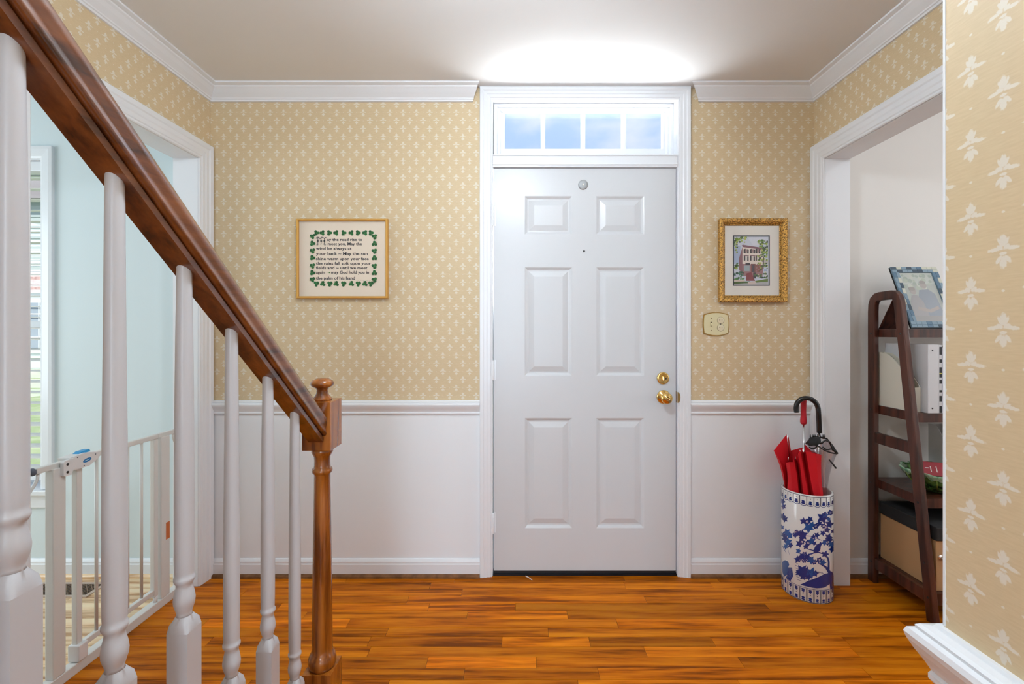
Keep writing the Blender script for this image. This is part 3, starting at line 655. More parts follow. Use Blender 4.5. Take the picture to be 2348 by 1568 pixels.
lp = MB().prism([(1.574, .727), (1.580, .722), (1.602, .722), (1.608, .735), (1.625, .742), (1.625, .772), (1.612, .778), (1.578, .776), (1.574, .770)], 'x', GX + .016, GX + .028).build('latch_catch', GATEP, gt)
for b in (.762, .735): MB().lathe([(.0045, 0), (.0045, .001), (0, .001)], (GX + .028, 1.588, b), (1, 0, 0), 12).build('screw', BLACK, lp)
MB().rbox(GX - .016, GX + .026, 1.632, 1.668, .040, .098, .004).build('bottom_latch', GATEP, gt)
MB().lathe([(.008, .036), (.008, .062)], (GX + .004, 2.004, 0), n=14).build('bottom_hinge', GATEP, gt)
for yk, sgn, yj in ((1.505, -1, LO0 + .003), (2.135, 1, LO1 - .003)):
    for z in (.762, .018):
        L_ = abs(yj - yk); bo = MB().lathe([(.004, 0), (.004, L_ - .012)], (GX, yk if z > .1 else yk + sgn * .001, z), (0, sgn, 0), 10).build('wall_bolt', STEEL, gt)
        MB().lathe([(.007, 0), (.013, .004), (.013, .008), (.005, .014)], (GX, yk + sgn * .001, z), (0, sgn, 0), 14).build('adjusting_nut', RUBBER, bo)
        MB().lathe([(.008, 0), (.014, .008), (.014, .0115)], (GX, yk + sgn * (L_ - .0118), z), (0, sgn, 0), 14).build('rubber_cup', RUBBER, bo)
MB().tube([(GX, 1.515, .752), (GX, 1.514, .735), (GX, 1.505, .718), (GX, 1.482, .690), (GX, 1.462, .668), (GX, 1.458, .64)], .005, 10).build('brace', GATEW, gt)
MB().tube([(GX, 2.112, .752), (GX, 2.113, .735), (GX, 2.122, .715), (GX, 2.145, .69), (GX, 2.15, .66)], .005, 10).build('brace', GATEW, gt)

# ---- window blind of the left room
bl = thing('window_blind', 'white open slatted blind hanging in the left room window', 'blind', ((WX0 + WX1) / 2, D + .045, WZ1 - .05))
MB().rbox(WX0 + .006, WX1 - .006, D + .012, D + .075, WZ1 - .055, WZ1 - .006, .004).build('headrail', TRIM, bl)
sm = None; zz = WZ1 - .085
SLATM = mat('slat_white', (.80, .79, .74), .45)
while zz > .52:
    if sm is None:
        o = MB().prism([(-.031, -.001), (-.015, .0015), (0, .0025), (.015, .0015), (.031, -.001), (.031, .0012), (.015, .0037), (0, .0047), (-.015, .0037), (-.031, .0012)], 'x', -.42, .42); o.v = [tuple(Vector(v) + Vector(WLOC[bl.as_pointer()])) for v in o.v]; o = o.build('slat', SLATM, bl); sm = o
    else:
        o = sm.copy(); C.objects.link(o); o.parent = bl
    o.location = (0, 0, zz - (WZ1 - .05)); o.rotation_euler = (R(random.uniform(2, 7)), 0, 0); zz -= .0545
MB().rbox(WX0 + .01, WX1 - .01, D + .025, D + .065, .47, .492, .004).build('bottom_rail', TRIM, bl)
for x in (WX1 - .10, WX0 + .10): MB().box(x - .001, x + .001, D + .012, D + .0135, .49, WZ1 - .055).build('ladder_cord', TRIM, bl)

# ---- floor register
rg = thing('floor_register', 'brown metal floor vent by the wall of the left room', 'floor vent', (-2.14, 2.155, 0))
MB().frame([(0, .0), (0, .003), (.018, .005), (.022, .002), (.022, 0)], (0, 1, 0, 1), (0, 0, 0), (1, 0, 0), (0, -1, 0))
x0, x1, y0, y1 = -2.285, -1.995, 2.112, 2.205
mb = MB()
for (a, b, c_, d_) in ((x0 - .016, x1 + .016, y0 - .014, y0), (x0 - .016, x1 + .016, y1, y1 + .014), (x0 - .016, x0, y0, y1), (x1, x1 + .016, y0, y1)): mb.box(a, b, c_, d_, 0, .005)
mb.build('frame', GRILLF, rg, fix=False); MB().box(x0, x1, y0, y1, .0002, .001).build('duct_opening', BLACK, rg)
mb = MB(); nx, ny = 24, 8
for i in range(nx):
    for j in range(ny):
        a = x0 + (x1 - x0) * i / nx; c_ = y0 + (y1 - y0) * j / ny; ww = (x1 - x0) / nx; hh = (y1 - y0) / ny
        s1 = 1 if (i + j) % 2 else -1
        cxx, cyy = a + ww / 2, c_ + hh / 2
        pts = [(cxx - ww / 2, cyy - s1 * hh / 2), (cxx - ww / 2 + .003, cyy - s1 * hh / 2), (cxx + ww / 2, cyy + s1 * hh / 2), (cxx + ww / 2 - .003, cyy + s1 * hh / 2)]
        mb.prism(pts, 'z', .001, .004)
mb.build('grille', GRILLE, rg, fix=False)

# ---- framed sampler
d = D - .012
pf = thing('framed_sampler', 'thin gilt frame with stitched blessing inside a green shamrock border', 'picture', (PX(785.5, D), D - .001, PZ(685, D)))
def zx(x): return PX(660 + x / 7.127, d)
def zz_(y): return PZ(480 + y / 7.127, d)
fx0, fx1, fz0, fz1 = PX(679, D - .02), PX(889, D - .02), PZ(684, D - .02), PZ(501, D - .02)
MB().frame([(0, .001), (0, .022), (.002, .024), (.009, .024), (.011, .020), (.011, .001)], (fx0 + .011, fx1 - .011, fz0 + .011, fz1 - .011), (0, D, 0), (1, 0, 0), (0, -1, 0)).build('frame', GOLD, pf)
MB().box(fx0 + .0105, fx1 - .0105, D - .010, D - .001, fz0 + .0105, fz1 - .0105).build('linen', LINEN, pf)
TXT = mat('dark_thread', (.035, .035, .045), .8)
L_ = [("ay the road rise to", 640, 1215, 515), ("meet you, May the", 650, 1210, 585), ("wind be always at", 458, 1040, 660), ("your back ~ May the sun", 458, 1305, 745),
      ("shine warm upon your face", 458, 1320, 828), ("the rains fall soft upon your", 458, 1355, 903), ("fields and ~ until we meet", 458, 1300, 975), ("again  ·  may God hold you in", 458, 1325, 1050), ("the palm of his hand", 458, 1095, 1145)]
yt = D - .0104
text_mesh([(s_, zx(a), zx(b), zz_(c_), .0205) for s_, a, b, c_ in L_], 'lettering', TXT, pf, yt)
text_mesh([(". w. o. m.  tc. m", zx(1115), zx(1355), zz_(1160), .006)], 'small_lettering', mat('olive_thread', (.35, .36, .22), .8), pf, yt)
dr = Draw(); G = (20, 84, 38)
def shamrock(x, y, rot):
    for q in (-100, 20, 140): dr.disc(x + 25 * math.cos(R(q + rot)), y + 25 * math.sin(R(q + rot)), 24, G if q != 20 else (28, 100, 46), 8)
    a = R(rot + 80); dr.stroke([(x, y), (x + 38 * math.cos(a), y + 38 * math.sin(a)), (x + 52 * math.cos(a + .5), y + 52 * math.sin(a + .5))], [9, 6, 4], (70, 110, 60))
for i, x in enumerate((465, 560, 675, 785, 910, 1035, 1145, 1260, 1355)): shamrock(x, 382, (-20, 40)[i % 2])
for i, x in enumerate((465, 570, 685, 790, 910, 1040, 1150, 1260, 1355)): shamrock(x, 1215, (200, 140)[i % 2])
for i, y in enumerate((440, 555, 675, 790, 920, 1035, 1145)): shamrock(403, y, (60, 110)[i % 2]); shamrock(1413, y + 5, (-60, -110)[i % 2])
dr.disc(680, 1035, 10, (70, 120, 40))
for x in (492, 545, 598): dr.stroke([(x, 470), (x, 560), (x - 8, 578)], [9, 9, 6], (34, 36, 44)); dr.star(x, 518, 20, (26, 28, 34), 4, .6, 0)
dr.stroke([(462, 478), (480, 456), (505, 458), (530, 480), (548, 456), (572, 458), (598, 476), (615, 460), (630, 462)], 10, (34, 36, 44)); dr.stroke([(470, 578), (485, 584), (500, 575)], 7, (34, 36, 44)); dr.stroke([(585, 560), (600, 584), (625, 580)], 7, (34, 36, 44))
dr.build('shamrock_border', INK, lambda u, v, e: (zx(u), yt + .0003 - e * .3, zz_(v)), pf)['kind'] = 'stuff'

# ---- framed house picture
ph = thing('framed_house_picture', 'ornate antique gold frame holding a small painting of a brick townhouse', 'picture', (PX(1725, D), D - .001, PZ(694, D)))
def hx(x): return PX(1580 + x / 4.75, D - .008)
def hz(y): return PZ(470 + y / 4.75, D - .008)
ix0, ix1, iz0, iz1 = hx(388), hx(982), hz(985), hz(225)
FW = PX(1807, D - .03) - hx(982)
MB().frame([(0, .001), (0, .010), (.003, .013), (.006, .012), (.012, .022), (.020, .029), (.027, .030), (.033, .025), (FW, .022), (FW, .001)], (ix0, ix1, iz0, iz1), (0, D, 0), (1, 0, 0), (0, -1, 0)).build('frame', GOLD2, ph)
# beaded rim of the frame
mb = MB(); m_ = .0065
for a in range(int((ix1 - ix0) / m_)):
    for zc in (iz0 - .0045, iz1 + .0045): mb.lathe([(.0028, 0), (.002, .002), (0, .0028)], (ix0 + (a + .5) * m_, D - .0125, zc), (0, -1, 0), 6, caps=False)
for a in range(int((iz1 - iz0) / m_)):
    for xc in (ix0 - .0045, ix1 + .0045): mb.lathe([(.0028, 0), (.002, .002), (0, .0028)], (xc, D - .0125, iz0 + (a + .5) * m_), (0, -1, 0), 6, caps=False)
mb.build('beaded_rim', GOLD2, ph, fix=False)
MB().box(ix0 + .0002, ix1 - .0002, D - .007, D - .001, iz0 + .0002, iz1 - .0002).build('mat_board', MATB, ph)
dr = Draw()
dr.rect(478, 330, 880, 880, (38, 45, 58)); dr.rect(490, 345, 866, 868, (196, 202, 216)); dr.poly([(490, 450), (560, 440), (560, 640), (490, 640)], (165, 178, 205))
dr.poly([(640, 360), (866, 350), (866, 430), (700, 440)], (208, 212, 224))
rnd = random.Random(3)
def blob(x0, y0, x1, y1, n, cols, r0=10, r1=22):
    for _ in range(n): dr.star(rnd.uniform(x0, x1), rnd.uniform(y0, y1), rnd.uniform(r0, r1), rnd.choice(cols), 5, .5, rnd.uniform(0, 6))
GR = [(110, 140, 40), (70, 105, 35), (150, 170, 70), (45, 70, 30), (175, 185, 90)]
# house: pale front with brick side wall
dr.poly([(583, 445), (812, 480), (812, 650), (583, 640)], (226, 214, 204)); dr.poly([(545, 580), (583, 455), (583, 760), (545, 700)], (135, 92, 98))
dr.poly([(575, 442), (585, 432), (820, 468), (818, 490), (590, 458)], (120, 78, 90)); dr.poly([(583, 640), (812, 650), (800, 780), (583, 770)], (150, 108, 112))
for x in (625, 693, 752):
    dr.poly([(x - 30, 482), (x - 8, 475), (x - 8, 525), (x - 30, 522)], (38, 32, 40)); dr.poly([(x + 8, 480), (x + 26, 484), (x + 26, 528), (x + 8, 526)], (38, 32, 40)); dr.disc(x, 500, 12, (150, 120, 118), 10, 22)
    dr.rect(x - 28, 556, x - 12, 606, (30, 26, 34)); dr.rect(x + 10, 558, x + 25, 610, (30, 26, 34)); dr.rect(x - 12, 560, x + 10, 604, (205, 196, 190)); dr.rect(x - 30, 548, x + 26, 556, (110, 70, 78))
dr.rect(615, 630, 665, 655, (40, 34, 40)); dr.rect(600, 658, 660, 720, (150, 165, 170)); dr.rect(675, 640, 725, 730, (120, 70, 66)); dr.rect(690, 650, 712, 730, (70, 62, 72))
blob(740, 640, 790, 720, 12, [(120, 105, 60), (90, 80, 50), (140, 80, 70)])
dr.poly([(800, 600), (866, 595), (866, 640), (800, 650)], (186, 180, 176)); dr.rect(815, 700, 850, 720, (150, 170, 200)); dr.rect(822, 720, 840, 770, (214, 208, 190))
dr.poly([(625, 745), (680, 730), (720, 825), (620, 825)], (128, 50, 58)); dr.rect(700, 735, 730, 800, (58, 48, 52)); dr.rect(745, 750, 762, 790, (190, 180, 160))
blob(492, 730, 590, 760, 16, [(40, 90, 70), (70, 120, 95), (30, 62, 40)], 12, 20); blob(500, 775, 600, 810, 16, [(70, 130, 55), (50, 100, 45)], 10, 16); blob(720, 745, 860, 800, 26, [(40, 80, 50), (25, 50, 40), (80, 110, 60)], 10, 18)
blob(492, 630, 535, 690, 10, GR, 10, 20); blob(492, 350, 620, 410, 26, GR, 10, 22); blob(492, 400, 530, 540, 14, GR, 8, 16)
blob(755, 385, 860, 470, 28, GR, 10, 20); blob(790, 470, 860, 600, 34, GR, 10, 20); blob(745, 540, 800, 640, 18, GR, 8, 16); blob(780, 630, 862, 690, 14, GR[:4], 8, 16)
dr.poly([(800, 690), (810, 560), (818, 560), (812, 690)], (70, 52, 40))
dr.poly([(490, 812), (610, 820), (606, 838), (490, 832)], (206, 190, 180)); dr.poly([(490, 836), (660, 830), (690, 850), (490, 858)], (70, 96, 40)); dr.poly([(720, 826), (866, 800), (866, 835), (730, 845)], (96, 120, 48))
dr.poly([(490, 858), (866, 838), (866, 868), (490, 868)], (176, 176, 178)); dr.poly([(640, 840), (720, 826), (740, 862), (650, 866)], (206, 190, 184))
dr.rect(860, 345, 866, 868, (196, 202, 216)); dr.rect(866, 330, 880, 880, (38, 45, 58)); dr.rect(478, 330, 490, 880, (38, 45, 58)); dr.rect(478, 330, 880, 343, (38, 45, 58)); dr.rect(478, 868, 880, 880, (38, 45, 58))
dr.build('painting', INK, lambda u, v, e: (hx(u), D - .0071 - e * .03, hz(v)), ph)
MB().box(ix0 + .0005, ix1 - .0005, D - .0098, D - .0088, iz0 + .0005, iz1 - .0005).build('glazing', PICGLASS, ph)

# ---- switch and socket plate
sw = thing('switch_plate', 'ivory two-gang plate with toggle switch and socket beside the door', 'switch plate', (PX(1640, D), D, PZ(743, D)))
c0, cz = PX(1641, D), PZ(743, D)
def plate(w_, h_, b):
    pts = []
    for i in range(9): a = -1 + 2 * i / 8; pts.append((c0 + a * w_, cz + h_ + b * (1 - a * a)))
    for i in range(9): a = 1 - 2 * i / 8; pts.append((c0 + w_ + b * .35 * (1 - a * a) if 0 < i < 8 else c0 + w_, cz + a * h_))
    for i in range(9): a = 1 - 2 * i / 8; pts.append((c0 + a * w_, cz - h_ - b * (1 - a * a)))
    for i in range(9): a = -1 + 2 * i / 8; pts.append((c0 - w_ - b * .35 * (1 - a * a) if 0 < i < 8 else c0 - w_, cz + a * h_))
    out = []
    for p in pts:
        if not out or (abs(p[0] - out[-1][0]) + abs(p[1] - out[-1][1])) > 1e-6: out.append(p)
    if abs(out[0][0] - out[-1][0]) + abs(out[0][1] - out[-1][1]) < 1e-6: out.pop()
    return out
MB().prism(plate(.062, .048, .012), 'y', D - .004, D).build('brass_backing', BRASSD, sw); MB().prism(plate(.057, .044, .0115), 'y', D - .007, D - .004).build('plate', IVORY, sw)
tx, ox = PX(1629.5, D), PX(1651, D)
MB().lathe([(.0022, 0), (.0022, .0008), (0, .0008)], (tx, D - .007, PZ(730, D)), (0, -1, 0), 10).build('screw', SHOE, sw); MB().lathe([(.0022, 0), (.0022, .0008), (0, .0008)], (tx, D - .007, PZ(757.5, D)), (0, -1, 0), 10).build('screw', SHOE, sw)
MB().box(tx - .004, tx + .004, D - .0075, D - .007, cz - .011, cz + .011).build('switch_slot', mat('slot_brown', (.16, .12, .06), .6), sw)
MB().prism([(D - .0072, cz - .008), (D - .019, cz - .009), (D - .019, cz - .003), (D - .0072, cz + .006)], 'x', tx - .0035, tx + .0035).build('toggle', IVORY, sw)
for q in (1, -1):
    MB().lathe([(.0178, 0), (.0178, .0005), (0, .0005)], (ox, D - .007, cz + q * .0185), (0, -1, 0), 28).build('socket_rim', mat('socket_gap', (.22, .17, .09), .6), sw)
    so = MB().lathe([(.0165, .0004), (.0165, .001), (.0155, .0018), (0, .0018)], (ox, D - .007, cz + q * .0185), (0, -1, 0), 28).build('socket_face', mat('socket_ivory', (.74, .66, .46), .4), sw)
    for xx in (-.006, .006): MB().box(ox + xx - .001, ox + xx + .001, D - .0092, D - .0088, cz + q * .0185 - .001, cz + q * .0185 + .006).build('slot', SHOE, so)
MB().lathe([(.0028, 0), (.0028, .0012), (0, .0012)], (ox - .001, D - .007, cz), (0, -1, 0), 10).build('screw', BLACK, sw)

# ---- umbrella stand
ux, uy, ur, uh = 1.372, 2.150, .105, .485
us = thing('umbrella_stand', 'tall blue and white ceramic umbrella stand with blossom and bird design', 'umbrella stand', (ux, uy, 0))
MB().lathe([(.098, 0), (ur - .001, .0), (ur, .003), (ur, uh - .004), (ur - .003, uh), (ur - .008, uh), (ur - .011, uh - .004), (ur - .011, .014), (0, .014)], (ux, uy, 0), n=72).build('body', CERAM, us)
a0 = math.atan2(-uy, -ux)
yt_ = [(40, 55), (50, 60), (120, 105), (200, 140), (380, 178), (560, 190), (650, 185), (710, 160), (730, 150)]; yb_ = [(40, 1275), (60, 1290), (200, 1400), (380, 1480), (560, 1522), (650, 1510), (700, 1480), (730, 1470)]
def itp(tb, x):
    for (a, b), (c_, d_) in zip(tb[:-1], tb[1:]):
        if x <= c_: return b + (d_ - b) * max(0, (x - a)) / (c_ - a)
    return tb[-1][1]
def uv(x, y):
    x = min(708, max(52, x)); ph_ = math.asin((x - 380) / 330); t0_, t1_ = itp(yt_, x), itp(yb_, x); return ph_ * ur, uh * (t1_ - y) / (t1_ - t0_)
def cyl(u, v, e): a = a0 + u / ur; return (ux + (ur + .0003 + e) * math.cos(a), uy + (ur + .0003 + e) * math.sin(a), v)
dr = Draw(); NV = (22, 50, 128); N2 = (30, 84, 160); WHT = (226, 224, 222); DK = (28, 36, 78)
class UV(Draw):
    def poly(s, pts, col): s.p.append(([uv(a, b) for a, b in pts], col)); return s
dz = UV()
BR = rnd
def flower(x, y, r):
    dz.star(x, y, r, NV, 6, .68, BR.uniform(0, 3)); dz.disc(x, y, r * .36, WHT, 10); dz.disc(x, y, r * .2, N2, 8)
def leaf(x, y, r): dz.star(x, y, r * 1.2, BR.choice((NV, NV, N2)), 5, .52, BR.uniform(0, 3))
dz.stroke([(690, 1330), (668, 1200), (655, 1130), (610, 1060), (560, 1030), (520, 1010)], [60, 48, 40, 28, 18, 10], NV); dz.stroke([(640, 1090), (642, 1000), (630, 940), (590, 900), (520, 872), (450, 880), (400, 895)], [26, 22, 18, 16, 13, 10, 8], NV)
dz.stroke([(470, 850), (390, 830), (345, 790)], [12, 10, 6], NV); dz.stroke([(560, 730), (500, 700), (430, 672), (360, 668)], [6, 8, 8, 6], NV)
dz.poly([(300, 1255), (400, 1215), (500, 1180), (590, 1140), (680, 1110), (700, 1150), (660, 1260), (590, 1308), (500, 1312), (400, 1290)], NV); dz.poly([(690, 1180), (705, 1160), (700, 1300), (680, 1300)], DK)
dz.poly([(455, 850), (480, 800), (500, 775), (530, 762), (537, 745), (555, 758), (560, 775), (548, 800), (540, 850), (500, 882), (465, 878)], NV); dz.stroke([(470, 872), (440, 890), (410, 898)], [16, 10, 6], NV)
for x, y, r in ((385, 500, 44), (485, 550, 40), (580, 550, 36), (320, 742, 42), (396, 755, 42), (625, 750, 48), (350, 898, 42), (350, 968, 36), (470, 990, 36), (530, 970, 42), (255, 620, 32), (660, 390, 40)): flower(x, y, r)
for x, y, r in ((340, 490, 40), (420, 470, 36), (400, 570, 60), (440, 530, 36), (570, 450, 66), (600, 420, 40), (530, 520, 36), (650, 530, 50), (620, 600, 38), (570, 640, 34), (500, 660, 34), (460, 680, 30), (330, 660, 60), (290, 640, 38), (240, 660, 34), (290, 760, 44), (440, 730, 44), (470, 760, 30), (370, 800, 36), (320, 700, 36),
                (280, 850, 34), (320, 920, 46), (270, 950, 42), (390, 930, 44), (430, 965, 48), (570, 1000, 40), (600, 900, 42), (640, 690, 44), (590, 760, 34), (680, 780, 44), (685, 840, 44), (660, 720, 36), (320, 1090, 70), (370, 1110, 60), (430, 1120, 64), (290, 1110, 46), (480, 1130, 40), (340, 1160, 44), (400, 1170, 40), (690, 620, 26), (640, 470, 26),
                (130, 620, 44), (170, 660, 44), (110, 690, 44), (150, 740, 50), (180, 780, 34), (120, 790, 34), (85, 650, 34), (75, 250, 40), (90, 310, 34), (80, 430, 40), (110, 465, 36), (70, 560, 30)): leaf(x, y, r)
dz.poly([(70, 980), (110, 950), (150, 970), (165, 1010), (150, 1040), (200, 1050), (215, 1150), (180, 1210), (120, 1160), (150, 1120), (100, 1150), (75, 1100)], (60, 92, 150)); dz.poly([(150, 1060), (200, 1080), (212, 1150), (180, 1212), (130, 1170)], NV)
for i in range(7): dz.stroke([(235 + 4 * i, 985 + 34 * i), (285 + 6 * i, 1010 + 34 * i)], [5, 3], NV)
for i in range(5): dz.stroke([(430 + 30 * i, 1085 + 8 * i), (480 + 30 * i, 1110 + 10 * i)], [5, 3], NV)
dz.stroke([(75, 780), (110, 840), (130, 870)], [8, 6, 4], (80, 100, 150)); dz.stroke([(150, 830), (170, 900)], [4, 3], (120, 130, 170))
dr.p = dz.p
# mirrored blossom on the hidden back so that the design goes round
per = 2 * math.pi * ur; nB = 24; pw = per / nB
dr.p += [([(a + per / 2, b) for a, b in reversed(p)], c_) for p, c_ in dz.p]
for i in range(nB):
    u0 = i * pw
    dr.rect(u0 - .0014, uh - .042, u0 + .0014, uh - .006, DK)
    dr.disc(u0 + pw / 2, uh - .030, .0062, NV, 8, .0048); dr.disc(u0 + pw / 2, uh - .038, .0078, NV, 8, .0052); dr.disc(u0 + pw / 2, uh - .016, .0018, DK, 6)
    dr.stroke([(u0, uh - .042), (u0 + pw * .25, uh - .0475), (u0 + pw * .5, uh - .049), (u0 + pw * .75, uh - .0475), (u0 + pw, uh - .042)], .0022, NV)
    for q in (-.0022, 0, .0022): dr.rect(u0 + q - .0005, .006, u0 + q + .0005, .062, DK)
    dr.disc(u0 + pw / 2, .050, .0066, NV, 8, .0050); dr.disc(u0 + pw / 2, .057, .0075, NV, 8, .0034); dr.rect(u0 + pw / 2 - .0022, .042, u0 + pw / 2 + .0022, .048, NV)
    dr.disc(u0 + pw / 2, .019, .0066, NV, 8, .0050); dr.disc(u0 + pw / 2, .011, .0075, NV, 8, .0036); dr.disc(u0 + pw / 2, .0345, .0022, DK, 6)
for v, h_, c_ in ((.003, .0025, DK), (.064, .0018, NV), (uh - .0055, .0020, DK)):
    for i in range(nB): dr.rect(i * pw, v, (i + 1) * pw, v + h_, c_)
dr.build('blue_design', CERINK, cyl, us, step=.0000009, sub=.008)

# ---- red umbrella
ru = thing('red_umbrella', 'red folded umbrella with red foam grip standing in the ceramic stand', 'umbrella', (1.345, 2.15, .014), 'umbrellas in the ceramic stand')
def U(x, y, d_): px_ = 1760 + x / 6.03; return P(px_, 890 + y / 6.03, 2.148 + (1850 - px_) * .00092 + (d_ - 2.125))   # depth measured across the stand
topr = [(742, 920, 2.085), (670, 905, 2.068), (600, 885, 2.075), (530, 872, 2.085), (500, 878, 2.13), (450, 870, 2.075), (425, 900, 2.07), (400, 985, 2.145), (365, 985, 2.075), (355, 1020, 2.07), (300, 1022, 2.062), (258, 1030, 2.075), (250, 1065, 2.14), (230, 1065, 2.125), (160, 980, 2.10), (85, 862, 2.115), (180, 745, 2.125), (262, 640, 2.14), (290, 680, 2.155), (322, 862, 2.19), (420, 835, 2.20), (490, 815, 2.20), (520, 780, 2.19), (600, 860, 2.18), (690, 900, 2.14)]
botr = [(768, 1475, 2.085), (735, 1475, 2.078), (690, 1475, 2.085), (640, 1470, 2.085), (600, 1470, 2.12), (560, 1468, 2.08), (500, 1465, 2.075), (460, 1450, 2.13), (430, 1450, 2.08), (390, 1445, 2.075), (330, 1420, 2.07), (275, 1405, 2.085), (268, 1395, 2.135), (250, 1390, 2.12), (240, 1370, 2.105), (232, 1330, 2.12), (240, 1315, 2.135), (270, 1305, 2.15), (300, 1300, 2.165), (360, 1310, 2.19), (440, 1330, 2.20), (520, 1345, 2.20), (600, 1360, 2.195), (680, 1390, 2.18), (740, 1430, 2.14)]
mb = MB(); n = len(topr); NR = 8; vs = []
tip = Vector((1.36, 2.16, .06))
for k in range(NR + 1):
    t_ = k / NR
    for i in range(n):
        a = U(*topr[i]); b = U(*botr[i]); p = a.lerp(b, t_); cen = Vector((1.352, 2.135, p.z))
        p = cen + (p - cen) * (1 - .06 * math.sin(math.pi * t_)); vs.append(p)
for i in range(n): b = U(*botr[i]); q = tip.lerp(b, .12); q.z = .07; vs.append(q)
fs = [(k * n + i, k * n + (i + 1) % n, (k + 1) * n + (i + 1) % n, (k + 1) * n + i) for k in range(NR + 1) for i in range(n)]
mb.add(vs, fs, 0, True); o = mb.build('canopy', REDF, ru); md = o.modifiers.new('cloth', 'SOLIDIFY'); md.thickness = .0012; md.offset = 0; o.modifiers.new('edges', 'EDGE_SPLIT').split_angle = R(28)
hx_, hy_ = PX(1842.4, 2.165), 2.165
MB().lathe([(.0030, .05), (.0040, .06), (.0044, .06), (.0044, .80)], (hx_, hy_, 0), n=16).build('shaft', CHROME, ru)
MB().lathe([(.006, .783), (.0115, .786), (.0140, .795), (.0138, .806), (.0118, .828), (.0112, .85), (.0122, .885), (.0130, .898), (.0115, .908), (.006, .914), (0, .915)], (hx_, hy_, 0), n=24).build('grip', REDH, ru)
for a, b in (((268, 640, 2.138), (300, 945, 2.15)), ((285, 950, 2.08), (290, 1010, 2.082)), ((447, 850, 2.09), (452, 880, 2.085)), ((487, 840, 2.095), (490, 900, 2.095)), ((385, 945, 2.11), (388, 985, 2.105))):
    MB().tube([U(*a), U(*b)], .0016, 8).build('rib', CHROME, ru)

# ---- clear umbrella with black crook
cu = thing('clear_umbrella', 'clear vinyl umbrella with black crook handle standing in the ceramic stand', 'umbrella', (1.42, 2.15, .014), 'umbrellas in the ceramic stand')
def bez(pts, n=5):
    out = []; m = len(pts)
    for i in range(m - 1):
        p0, p1, p2, p3 = (Vector(pts[max(i - 1, 0)]), Vector(pts[i]), Vector(pts[i + 1]), Vector(pts[min(i + 2, m - 1)]))
        for k in range(n):
            t_ = k / n; out.append(.5 * ((2 * p1) + (p2 - p0) * t_ + (2 * p0 - 5 * p1 + 4 * p2 - p3) * t_ ** 2 + (3 * p1 - p0 - 3 * p2 + p3) * t_ ** 3))
    return out + [Vector(pts[-1])]
hk = [(402, 335, 2.10), (395, 270, 2.10), (410, 205, 2.10), (460, 155, 2.103), (530, 137, 2.107), (605, 152, 2.11), (665, 200, 2.115), (695, 265, 2.12), (703, 330, 2.12), (708, 420, 2.125), (712, 520, 2.13), (715, 612, 2.135)]
MB().tube(bez([U(*p) for p in hk]), .0108, 16).build('crook_handle', GLOSSB, cu)
pb, pt = Vector((1.40, 2.165, .06)), U(715, 612, 2.135)
MB().tube([pb, pt], .0042, 10).build('shaft', CHROME, cu)
ct = [(860, 745, 2.10), (800, 720, 2.09), (745, 760, 2.10), (690, 770, 2.085), (640, 740, 2.10), (560, 735, 2.09), (535, 765, 2.11), (580, 720, 2.15), (660, 690, 2.17), (740, 680, 2.18), (820, 700, 2.16), (900, 800, 2.15), (962, 900, 2.12), (900, 850, 2.11)]
cb_ = [(810, 1430, 2.12), (800, 1440, 2.11), (790, 1445, 2.115), (775, 1448, 2.11), (765, 1446, 2.12), (755, 1440, 2.12), (752, 1430, 2.13), (755, 1415, 2.145), (765, 1405, 2.16), (780, 1400, 2.165), (800, 1402, 2.165), (820, 1408, 2.16), (826, 1415, 2.145), (820, 1424, 2.13)]
mid = [(800, 1150, 2.11), (790, 1160, 2.10), (775, 1160, 2.11), (745, 1170, 2.10), (725, 1160, 2.12), (715, 1150, 2.12), (715, 1130, 2.13), (720, 1110, 2.155), (750, 1100, 2.17), (790, 1100, 2.175), (830, 1110, 2.17), (868, 1130, 2.16), (872, 1150, 2.14), (840, 1150, 2.12)]
n = len(ct); vs = []
for k in range(13):
    t_ = k / 12
    for i in range(n):
        a, b, c_ = U(*ct[i]), U(*mid[i]), U(*cb_[i]); p = a * (1 - t_) * (1 - 2 * t_) + b * 4 * t_ * (1 - t_) + c_ * t_ * (2 * t_ - 1)
        vs.append(p)
for i in range(n): q = Vector(pb).lerp(U(*cb_[i]), .2); q.z = .075; vs.append(q)
fs = [(k * n + i, k * n + (i + 1) % n, (k + 1) * n + (i + 1) % n, (k + 1) * n + i) for k in range(13) for i in range(n)]
o = MB().add(vs, fs, 0, True).build('canopy', CLEARV, cu)
hem = [U(*p) for p in ct]; MB().tube(hem, .0042, 8, closed=True).build('hem', GLOSSB, cu)
# black gathered cloth round the collar with runner tips
mb = MB(); ringA = [(540, 770, 2.09), (580, 800, 2.075), (640, 790, 2.075), (690, 800, 2.07), (740, 740, 2.085), (700, 690, 2.14), (620, 690, 2.15)]; ringB = [(575, 690, 2.10), (610, 690, 2.09), (650, 680, 2.09), (690, 680, 2.09), (730, 675, 2.10), (700, 660, 2.14), (630, 660, 2.15)]
A_ = [U(*p) for p in ringA]; B_ = [U(*p) for p in ringB]; n = len(A_)
mb.add(A_ + B_, [(i, (i + 1) % n, n + (i + 1) % n, n + i) for i in range(n)], 0, True); mb.add(B_, [list(range(n))]); o = mb.build('gathered_cloth', BLACKF, cu); o.modifiers.new('cloth', 'SOLIDIFY').thickness = .002
for i, x in enumerate((590, 628, 655, 690, 725, 765, 790)):
    MB().tube([U(x, 700, 2.105 + .006 * (i % 3)), U(x + 2, 662, 2.105 + .006 * (i % 3)), U(x + 1, 640, 2.105 + .006 * (i % 3))], [.0022, .0026, .0016], 8).build('rib_tip', GLOSSB, cu)
